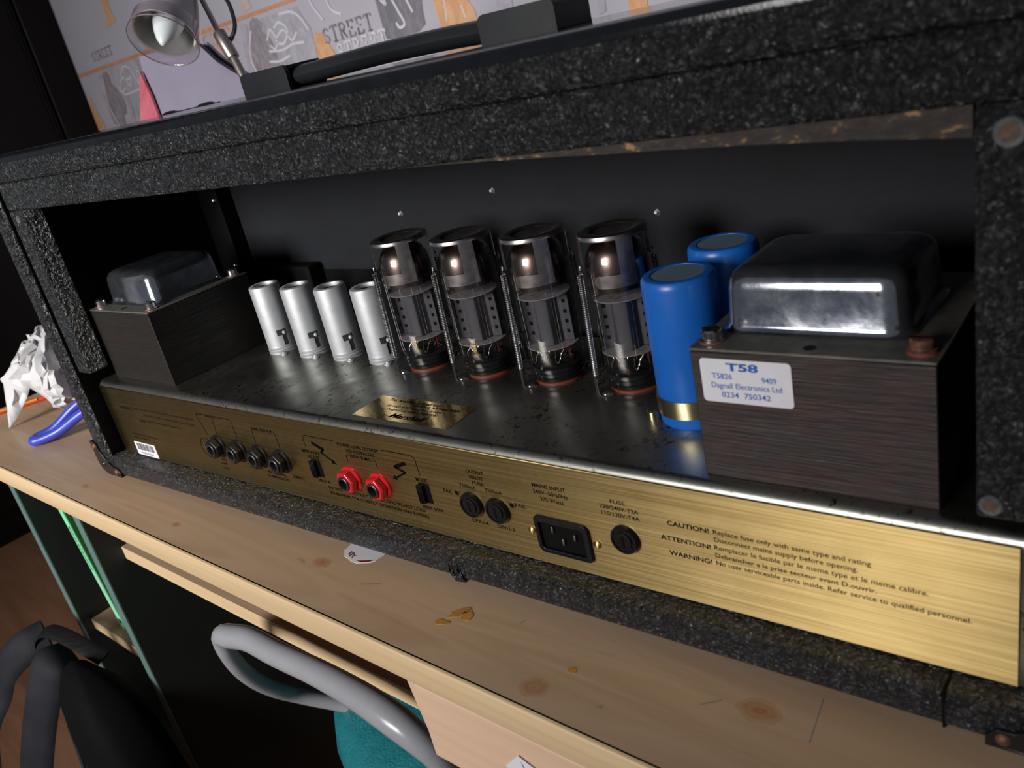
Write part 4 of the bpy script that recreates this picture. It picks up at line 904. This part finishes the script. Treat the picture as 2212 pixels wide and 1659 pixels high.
for x, lab in ((.2108, 'second shielded aluminium valve from the left end'), (.2520, 'third shielded aluminium valve from the left end'), (.2930, 'fourth shielded aluminium valve, partly behind the first glass valve')):
    dup(v1, (x, .1080, ZT), lab)

# ================================================================== POWER VALVES
def power_valve(label, loc):
    t = thing('glass_power_valve', label, 'valve', loc, 0, 'row of four glass power valves')
    obj('socket_ring', MB().lathe([(.0150, 0), (.0150, .0014), (.0140, .0019), (.006, .0019)], 36, cap0=True), 'ceramic', t, label='orange-brown socket ring')
    obj('valve_base', MB().lathe([(.0140, .0019), (.0154, .0024), (.0158, .0042), (.0150, .0048), (.0158, .0054), (.0160, .0074), (.0156, .0078), (.0162, .0084), (.0160, .0100), (.0152, .0106), (.010, .0107)], 40), 'black_gloss', t)
    R_ = .0176
    env = [(.0150, .0104), (.0163, .0112), (.0171, .0138), (R_, .0185), (R_, .0700), (R_*.985, .0740), (R_*.93, .0790), (R_*.83, .0832), (R_*.66, .0866), (R_*.42, .0886), (.001, .0893)]
    obj('glass_envelope', MB().lathe(env, 48), 'glass', t, angle=80)
    g = [(R_-.0009, .0605), (R_-.0009, .0700), (R_*.985-.0009, .0740), (R_*.93-.0009, .0790), (R_*.83-.0009, .0832), (R_*.66-.0008, .0857), (R_*.42, .0876), (.001, .0883)]
    obj('getter_flash', MB().lathe(g, 48), 'getter', t, angle=80, label='dark mirrored getter coating')
    for z in (.0228, .0545):
        obj('mica_disc', MB().lathe([(.0, z), (.0160, z), (.0164, z+.0003), (.0160, z+.0006), (.0, z+.0006)], 40), 'mica', t)
    # anode: extruded section, ribs and wings; broad face towards the opening
    a = R(-74)
    sec = [(-.0145, .0012), (-.0075, .0012), (-.0040, .0088), (-.0028, .0092), (.0028, .0092), (.0040, .0088), (.0078, .0012), (.0145, .0012), (.0145, -.0012), (.0078, -.0012), (.0040, -.0088), (.0028, -.0092), (-.0028, -.0092), (-.0040, -.0088), (-.0075, -.0012), (-.0145, -.0012)]
    ca, sa = math.cos(a+PI/2), math.sin(a+PI/2)
    rot = [(x*ca-y*sa, x*sa+y*ca) for x, y in sec]
    an = obj('anode_plate', MB().prism(rot, .0236, .0543, 'XY'), 'plate_grey', t, .0003, 1, angle=20)
    mb = MB()
    for sx in (-1, 1):
        for k in range(4):
            z = .0285+k*.0063
            for x in ((.0098,) if sx < 0 else (.0100,)):
                q = [(sx*(x+.0016)-.0010, -.00135), (sx*(x+.0016)+.0010, -.00135)]
                w0 = [(p[0]*ca-p[1]*sa, p[0]*sa+p[1]*ca) for p in q]
                mb.add([(w0[0][0], w0[0][1], z), (w0[1][0], w0[1][1], z), (w0[1][0], w0[1][1], z+.0022), (w0[0][0], w0[0][1], z+.0022)], [(0, 1, 2, 3)])
    obj('anode_holes', mb, 'cavity', an)
    q = random.Random(11); mb = MB(); mr = MB()
    for (x, y, z0, z1) in ((.006, -.006, .0548, .0600), (-.003, -.009, .0548, .0592), (.010, -.002, .0548, .0590), (-.008, -.004, .0548, .0596), (.002, -.012, .0548, .0590), (.0102, -.0075, .0236, .0545)):
        mb.tube([(x, y, z0), (x, y, z1)], .00028, 6)
    for k in range(16):
        b0 = 2*PI*k/16; r0 = .0085+.003*q.random()
        P = [(r0*math.cos(b0), r0*math.sin(b0), .0228)]
        for s_ in range(4): P.append((P[-1][0]+q.uniform(-.0018, .0018), P[-1][1]+q.uniform(-.0018, .0018), P[-1][2]-.0026))
        (mr if k % 4 == 0 else mb).tube(spline(P, 4), .0003, 5)
    obj('lead_wires', mb, 'chrome', t); obj('red_leads', mr, 'wire_red', t, label='red sleeved leads')
    # spring-loaded retainer
    cap = MB().lathe([(.0120, .0912), (.0128, .0920), (.0168, .0924), (.0188, .0918), (.0193, .0905), (.0193, .0896), (.0186, .0896), (.0184, .0908), (.0165, .0914), (.0128, .0910), (.0120, .0900)], 48)
    rt = obj('retainer_cap', cap, 'clip_steel', t, angle=50)
    obj('cap_disc', MB().lathe([(.0122, .0908), (.006, .0904), (0, .0904)], 36), 'clip_steel', rt)
    def strip(a0, a1, z0, z1, rad, k=10, th=.0005):
        vs = []; 
        for rr_ in (rad, rad+th):
            for i in range(k+1):
                b = a0+(a1-a0)*i/k; vs += [(rr_*math.cos(b), rr_*math.sin(b), z0), (rr_*math.cos(b), rr_*math.sin(b), z1)]
        m_ = 2*(k+1); fs = []
        for i in range(k):
            fs += [(2*i, 2*i+1, 2*i+3, 2*i+2), (m_+2*i, m_+2*i+2, m_+2*i+3, m_+2*i+1), (2*i, 2*i+2, m_+2*i+2, m_+2*i), (2*i+1, m_+2*i+1, m_+2*i+3, 2*i+3)]
        fs += [(0, m_, m_+1, 1), (2*k, 2*k+1, m_+2*k+1, m_+2*k)]
        return vs, fs
    A1 = R(-129.7)
    for (ac_, half, zb, tab) in ((A1+PI/2, .235, .0640, -1), (A1+1.5*PI, .235, .0640, -1)):
        mb = MB(); mb.add(*strip(ac_-half, ac_+half, zb, .0906, .0187)); 
        vs, fs = strip(ac_-half-.62, ac_-half, zb-.0002, zb+.0070, .0187, 10); mb.add(vs, fs)
        # rounded end of the tab
        e = ac_-half-.62; zc_ = zb+.0034; pv = []
        for i in range(9):
            b = R(90+180*i/8); pv.append((e+.19*math.cos(b), zc_+.0036*math.sin(b)))
        vs = [((.0187+dd)*math.cos(x), (.0187+dd)*math.sin(x), z) for dd in (0, .0005) for x, z in pv]
        mb.add(vs, [tuple(range(9)), tuple(range(17, 8, -1))]+[(i, i+9, i+10, i+1) for i in range(8)])
        obj('retainer_leg', mb, 'clip_steel', rt)
    for k, ac_ in enumerate((A1, A1+PI)):
        mb = MB(); mb.add(*strip(ac_-.12, ac_+.12, .0735, .0906, .0190)); obj('retainer_leg', mb, 'clip_steel', rt)
        ca_, sa_ = math.cos(ac_), math.sin(ac_)
        top = Vector((.0212*ca_, .0212*sa_, .0748)); bot = Vector((.0232*ca_, .0232*sa_, .0085))
        # coil spring: helix about the line, plus end hooks
        dvec = bot-top; L = dvec.length; dn = dvec.normalized(); s1 = dn.cross(Vector((0, 0, 1)));
        if s1.length < 1e-4: s1 = Vector((1, 0, 0))
        s1.normalize(); s2 = dn.cross(s1)
        # stacked rings (dense coil)
        mb = MB(); turns = 56; rc = .00150; wr = .00046; ring = []
        ns = turns*8
        P = []
        for i in range(ns+1):
            f_ = i/ns; b = 2*PI*turns*f_; P.append(top+dn*(.003+(L-.006)*f_)+s1*(rc*math.cos(b))+s2*(rc*math.sin(b)))
        mb.tube(P, wr, 4, cap=False)
        mb.tube(spline([top+dn*.0032+s1*rc, top+s1*.001-dn*.0002, top-dn*.0012-s1*.001, top+dn*.001-s1*.0016], 5), .00045, 5)
        mb.tube(spline([bot-dn*.0032+s1*rc, bot+s1*.001, bot+dn*.0014-s1*.001, bot-dn*.001-s1*.0016], 5), .00045, 5)
        obj('coil_spring', mb, 'chrome', t, angle=80)
        # foot bracket and its screw
        tx, ty = -sa_, ca_; rb = .0236; mb = MB()
        vs = []
        for (rr_, s_, z) in ((rb, -.0022, 0), (rb, .0022, 0), (rb, .0022, .0105), (rb, -.0022, .0105), (rb+.0006, -.0022, 0), (rb+.0006, .0022, 0), (rb+.0006, .0022, .0105), (rb+.0006, -.0022, .0105)):
            vs.append((rr_*ca_+tx*s_, rr_*sa_+ty*s_, z))
        fq = [(0, 3, 2, 1), (4, 5, 6, 7), (0, 1, 5, 4), (1, 2, 6, 5), (2, 3, 7, 6), (3, 0, 4, 7)]
        mb.add(vs, fq)
        vs = []
        for (rr_, s_, z) in ((.0165, -.0022, 0), (rb, -.0022, 0), (rb, .0060, 0), (.0165, .0060, 0), (.0165, -.0022, .0006), (rb, -.0022, .0006), (rb, .0060, .0006), (.0165, .0060, .0006)):
            vs.append((rr_*ca_+tx*s_, rr_*sa_+ty*s_, z))
        mb.add(vs, fq)
        ft = obj('spring_foot', mb, 'clip_steel', t)
        x, y = .0200*ca_+tx*.0042*(1 if k == 0 else 1), .0200*sa_+ty*.0042
        obj('foot_screw', MB().lathe([(.0024, .0006), (.0023, .0014), (.0014, .0022), (0, .0025)], 14, (x, y, 0)), 'chrome', ft)
    return t
pv1 = power_valve('first glass power valve from left, beside the aluminium cans', (.3412, .1065, ZT))
for x, lab in ((.3962, 'second glass power valve from the left'), (.4526, 'third glass power valve from the left'), (.5070, 'fourth glass power valve, beside the front blue capacitor')):
    dup(pv1, (x, .1060, ZT), lab)

# ================================================================== THINGS ON DESK AND AMP
# desk lamp
lp = thing('desk_lamp', 'small silver desk lamp with conical shade behind the amplifier', 'lamp', D(-0.015, 0.322, 0), DA)
def ll(u, v, z): return Vector((u+0.015, v-0.322, z))
RC = ll(-0.0833, 0.2830, 0.3457)
toC = Vector((0.8687, -0.4913, -0.0632)); upI = Vector((-0.0998, 0.4185, 0.9027)); rgI = Vector((0.749, 0.6289, -0.2088))
AX = (toC*0.47 - (upI*0.97+rgI*0.25).normalized()*0.883).normalized()     # points out of the mouth
rm = .0338
obj('shade', MB().lathe([(rm*.93, -.009), (rm*.90, -.020), (rm*.80, -.040), (rm*.66, -.060), (rm*.50, -.074), (rm*.30, -.080), (.001, -.081)], 48, RC, AX), 'lamp_silver', lp, angle=60)
obj('clear_skirt', MB().lathe([(rm*1.02, .0), (rm*1.0, .0007), (rm*.97, .0), (rm*.965, -.012), (rm*.955, -.020), (rm*.97, -.020), (rm*.99, -.010), (rm*1.02, .0)], 48, RC, AX), 'clear', lp, label='clear plastic rim', angle=80)
obj('rim_bead', MB().tube([RC+(AX.to_track_quat('Z','Y') @ Vector((rm*1.015*math.cos(2*PI*i/48), rm*1.015*math.sin(2*PI*i/48), .0004))) for i in range(48)], .00055, 6, closed=True), 'lamp_stem', lp)
rf = obj('reflector', MB().lathe([(rm*.93, -.0088), (rm*.915, -.0080), (rm*.87, -.0085), (rm*.84, -.020), (rm*.74, -.040), (rm*.55, -.060), (.001, -.064)], 48, RC, AX), 'lamp_inner', lp, angle=60)
obj('bulb', MB().lathe([(.010, -.060), (.0135, -.045), (.0155, -.030), (.0150, -.018), (.0115, -.006), (.0070, .003), (.0028, .0085), (.0009, .0098), (.0, .0100)], 32, RC-AX*.004, AX), 'bulb', lp, angle=80)
qf = AX.to_track_quat('Z', 'Y')
mb = MB(); k = 10; vs = []
aa0 = None
rq = qf.inverted() @ rgI; ang0 = math.atan2(rq.y, rq.x)
for i in range(k+1):
    a = ang0-.75+.95*i/k
    for h_, rr_ in ((-.0125, rm*.858), (-.0245, rm*.795)): vs.append(RC+qf @ Vector((rr_*math.cos(a), rr_*math.sin(a), h_)))
obj('rating_label', mb.add(vs, [(2*i, 2*i+2, 2*i+3, 2*i+1) for i in range(k)]), 'label', rf, label='white rating label')
mb = MB()
for i in range(9):
    for row, (h0, h1) in enumerate(((-.0145, -.0172), (-.0195, -.0220))):
        a = ang0-.62+.085*i; vs = []
        for da in (0, .055):
            for h_ in (h0, h1):
                f_ = (h_+.0125)/(-.012); rr_ = rm*(.858+(.795-.858)*f_)-.0004; vs.append(RC+qf @ Vector((rr_*math.cos(a+da), rr_*math.sin(a+da), h_)))
        if (i+row) % 5: mb.add(vs, [(0, 2, 3, 1)])
obj('label_print', mb, 'ink', rf, smooth=False)
neck = [RC-AX*.081, RC-AX*.092+Vector((.004, .005, .004)), ll(-.0870, .335, .425), ll(-.0835, .3365, .400), ll(-.0777, .3367, .3764), ll(-.0697, .3351, .3597), ll(-.0620, .3334, .3430)]
obj('neck', MB().tube(spline(neck, 6), .004, 10, flat=(.0044, .0026)), 'lamp_stem', lp)
sa_, sb_ = ll(-.0618, .3334, .3428), ll(-.0478, .3322, .3163)
obj('sleeve', MB().lathe([(.0035, -.001), (.0064, 0), (.0066, .001), (.0066, (sb_-sa_).length-.001), (.0060, (sb_-sa_).length), (.004, (sb_-sa_).length)], 24, sa_, sb_-sa_), 'lamp_stem', lp)
obj('lower_rod', MB().tube(spline([sb_-(sb_-sa_).normalized()*.002, ll(-.0357, .3297, .2911), ll(-.022, .326, .250), ll(-.016, .323, .15), ll(-.015, .322, .012)], 8), .0043, 14), 'lamp_stem', lp)
obj('lamp_base', MB().lathe([(0, 0), (.062, 0), (.062, .010), (.057, .014), (.006, .017), (.0, .017)], 40), 'lamp_silver', lp)
wr = spline([ll(-.086, .338, .402), ll(-.074, .348, .392), ll(-.059, .3524, .3712), ll(-.0518, .349, .3526), ll(-.0500, .3452, .343), ll(-.0530, .3400, .3350), ll(-.0545, .3360, .3310)], 6)
obj('lamp_wire', MB().tube(wr, .0022, 8), 'black_plastic', lp, label='black wire loop')

# lavender file holder with a pink folder leaning in it
fh = thing('file_holder', 'lavender plastic magazine file with sloping side behind the lamp', 'file holder', D(-0.2, 0.40, 0), DA)
def fl_(u, z): return (u+0.2, z)
side = [(-.322, .001), (-.3122, .2816), (-.3089, .3331), (-.3060, .3490), (-.1693, .3428), (-.1655, .3408), (-.1559, .3324), (-.1398, .3186), (-.1039, .2989), (-.060, .2800), (-.055, .001)]
sd = [fl_(u, z) for u, z in side]
obj('side_panel', MB().prism(sd, -.030, -.0275, 'XZ'), 'holder', fh)
obj('side_panel', MB().prism(sd, -.0185, -.016, 'XZ'), 'holder', fh)
obj('spine_panel', MB().prism([fl_(-.322, .001), fl_(-.3195, .001), fl_(-.3035, .3490), fl_(-.3060, .3490)], -.0274, -.0186, 'XZ'), 'holder', fh)
obj('base_panel', MB().box(fl_(-.319, 0)[0], fl_(-.057, 0)[0], -.0274, -.0186, .001, .004), 'holder', fh)
obj('front_panel', MB().prism([fl_(-.0575, .001), fl_(-.055, .001), fl_(-.060, .2795), fl_(-.0625, .2795)], -.0274, -.0186, 'XZ'), 'holder', fh)
rim_ = spline([(fl_(-.1655, 0)[0], -.0287, .3415), (fl_(-.1559, 0)[0], -.0287, .3336), (fl_(-.1398, 0)[0], -.0287, .3200), (fl_(-.1039, 0)[0], -.0287, .3000), (fl_(-.060, 0)[0], -.0287, .2812)], 6)
obj('edge_rim', MB().tube(rim_, .0016, 8), 'black_plastic', fh, label='black rim on the slope')
pk = MB().prism([(-.352, .001), (-.330, .001), (-.3085, .330), (-.3105, .332), (-.3464, .2782), (-.372, .10)], -.011, -.008, 'XZ')
po = obj('pink_folder', MB().prism([(0.0, .0), (.060, .0), (.0520, .300), (.0455, .3320), (.0440, .3310), (.0050, .2780), (-.012, .12)], -.0015, .0015, 'XZ'), 'pink')
po.location = D(-.352, .3655, .0004); po.rotation_euler = (0, 0, DA)
tag(po, 'pink-red card folder standing at the left edge of the lavender file', 'folder')

# crumpled tissue paper
OUT = [(-0.25, 0.1181, 0.0963), (-0.25, 0.1135, 0.0965), (-0.25, 0.1095, 0.0893), (-0.26, 0.1046, 0.0906), (-0.25, 0.1021, 0.0862), (-0.25, 0.0961, 0.0865), (-0.25, 0.0864, 0.0779), (-0.25, 0.0719, 0.0649), (-0.26, 0.0615, 0.0531), (-0.255, 0.0613, 0.0498), (-0.262, 0.049, 0.0008), (-0.25, 0.0594, 0.0117), (-0.24, 0.0723, 0.0295), (-0.23, 0.0769, 0.0409), (-0.21, 0.0817, 0.0287), (-0.2, 0.0815, 0.0234), (-0.2, 0.0813, 0.019), (-0.19, 0.0885, 0.0157), (-0.19, 0.0932, 0.0184), (-0.18, 0.0973, 0.026), (-0.17, 0.1015, 0.0242), (-0.2, 0.1138, 0.0539), (-0.24, 0.1266, 0.0951)]
INN = [(-0.23, 0.0718, 0.0664), (-0.235, 0.0944, 0.084), (-0.22, 0.0779, 0.0722), (-0.2, 0.0896, 0.0689), (-0.195, 0.0801, 0.045), (-0.215, 0.0841, 0.0656), (-0.18, 0.087, 0.0462), (-0.18, 0.0851, 0.0297), (-0.2, 0.0984, 0.0661), (-0.225, 0.1022, 0.0815)]
pp = thing('crumpled_paper', 'crumpled white tissue paper standing on desk left of the amplifier', 'paper', D(-0.23, 0.10, 0), DA)
ALL = [Vector((u+.23, v-.10, z)) for u, v, z in OUT+INN]
# 2-D layout in the plane facing the sheet, for triangulation
vd = Vector((-.84, .50, -.20)).normalized(); sx_ = vd.cross(Vector((0, 0, 1))).normalized(); sy_ = sx_.cross(vd)
P2 = [Vector((p.dot(sx_), p.dot(sy_))) for p in ALL]; no = len(OUT)
res = delaunay_2d_cdt(P2, [(i, (i+1) % no) for i in range(no)], [], 1, 1e-6)
vv = []
for k_, v in enumerate(res[0]):
    src = res[3][k_]
    if src: vv.append(ALL[src[0]])
    else:
        q3 = sorted(ALL, key=lambda p: (Vector((p.dot(sx_), p.dot(sy_)))-v).length)[:3]; vv.append((q3[0]+q3[1]+q3[2])/3)
sheet = MB().add(vv, [tuple(f) for f in res[2]])
# refine once and add creases
bm = bmesh.new(); me = bpy.data.meshes.new('tmp'); me.from_pydata([tuple(v) for v in sheet.v], [], sheet.f); bm.from_mesh(me)
bmesh.ops.subdivide_edges(bm, edges=bm.edges, cuts=2, use_grid_fill=True); bmesh.ops.triangulate(bm, faces=bm.faces)
q = random.Random(21)
for v in bm.verts:
    if not v.is_boundary:
        v.co += Vector((q.gauss(0, .0030), q.gauss(0, .0022), q.gauss(0, .0014)))
    v.co.z = max(v.co.z, .0006)
bm.to_mesh(me); bm.free()
mb = MB().add([tuple(v.co) for v in me.vertices], [tuple(p.vertices) for p in me.polygons])
o = obj('front_sheet', mb, 'paper', pp, smooth=True, angle=18); so = o.modifiers.new('thick', 'SOLIDIFY'); so.thickness = 0.0006; so.offset = 0
bm = bmesh.new(); bmesh.ops.create_icosphere(bm, subdivisions=3, radius=1.0)
q = random.Random(5)
for v in bm.verts:
    k_ = 1+q.uniform(-.16, .14)
    v.co = Vector((v.co.x*.030*k_, v.co.y*.026*k_, v.co.z*.034*k_)); v.co += Vector((-.010, .026, .036)); v.co.z = max(.0008, v.co.z)
me2 = bpy.data.meshes.new('t2'); bm.to_mesh(me2); bm.free()
obj('crumpled_core', MB().add([tuple(v.co) for v in me2.vertices], [tuple(p.vertices) for p in me2.polygons]), 'paper', pp, smooth=True, angle=15)

# blue loop handle
up_ = [(-.085, .0900, .045), (-.115, .0690, .038), (-.140, .0500, .0262), (-.155, .0280, .0105), (-.1640, .0120, .0062), (-.1625, .0070, .0058), (-.1570, .0055, .0060), (-.1500, .0125, .0066), (-.138, .0255, .0105), (-.120, .0420, .0215), (-.096, .0640, .034), (-.070, .0850, .043)]
tag(obj('loop_handle', MB().tube(spline(up_, 6), [.0052]*67, 14), 'blue_rubber'), 'blue plastic-coated loop handle lying on desk beside the cabinet', 'handle')
# red stick
pc = thing('red_pencil', 'thin red and orange pencil lying along the desk\'s left edge', 'pencil', D(-.325, .088, .0032), DA)
d0, d1 = Vector((-.022, -.050, 0)), Vector((.025, .050, 0))
obj('shaft', MB().tube([d0, d1], .0030, 6), 'red_paint', pc, smooth=False)
obj('stripe', MB().tube([d0+Vector((0.0016, -.001, .0012)), d0*.35+d1*.65+Vector((.0016, -.001, .0012))], .0018, 6), 'orange_paint', pc, smooth=False)
obj('tip', MB().lathe([(.0029, 0), (.0008, .009), (0, .011)], 12, d1, d1-d0), 'hole_wood', pc)
print('OBJECTS', len(bpy.data.objects))
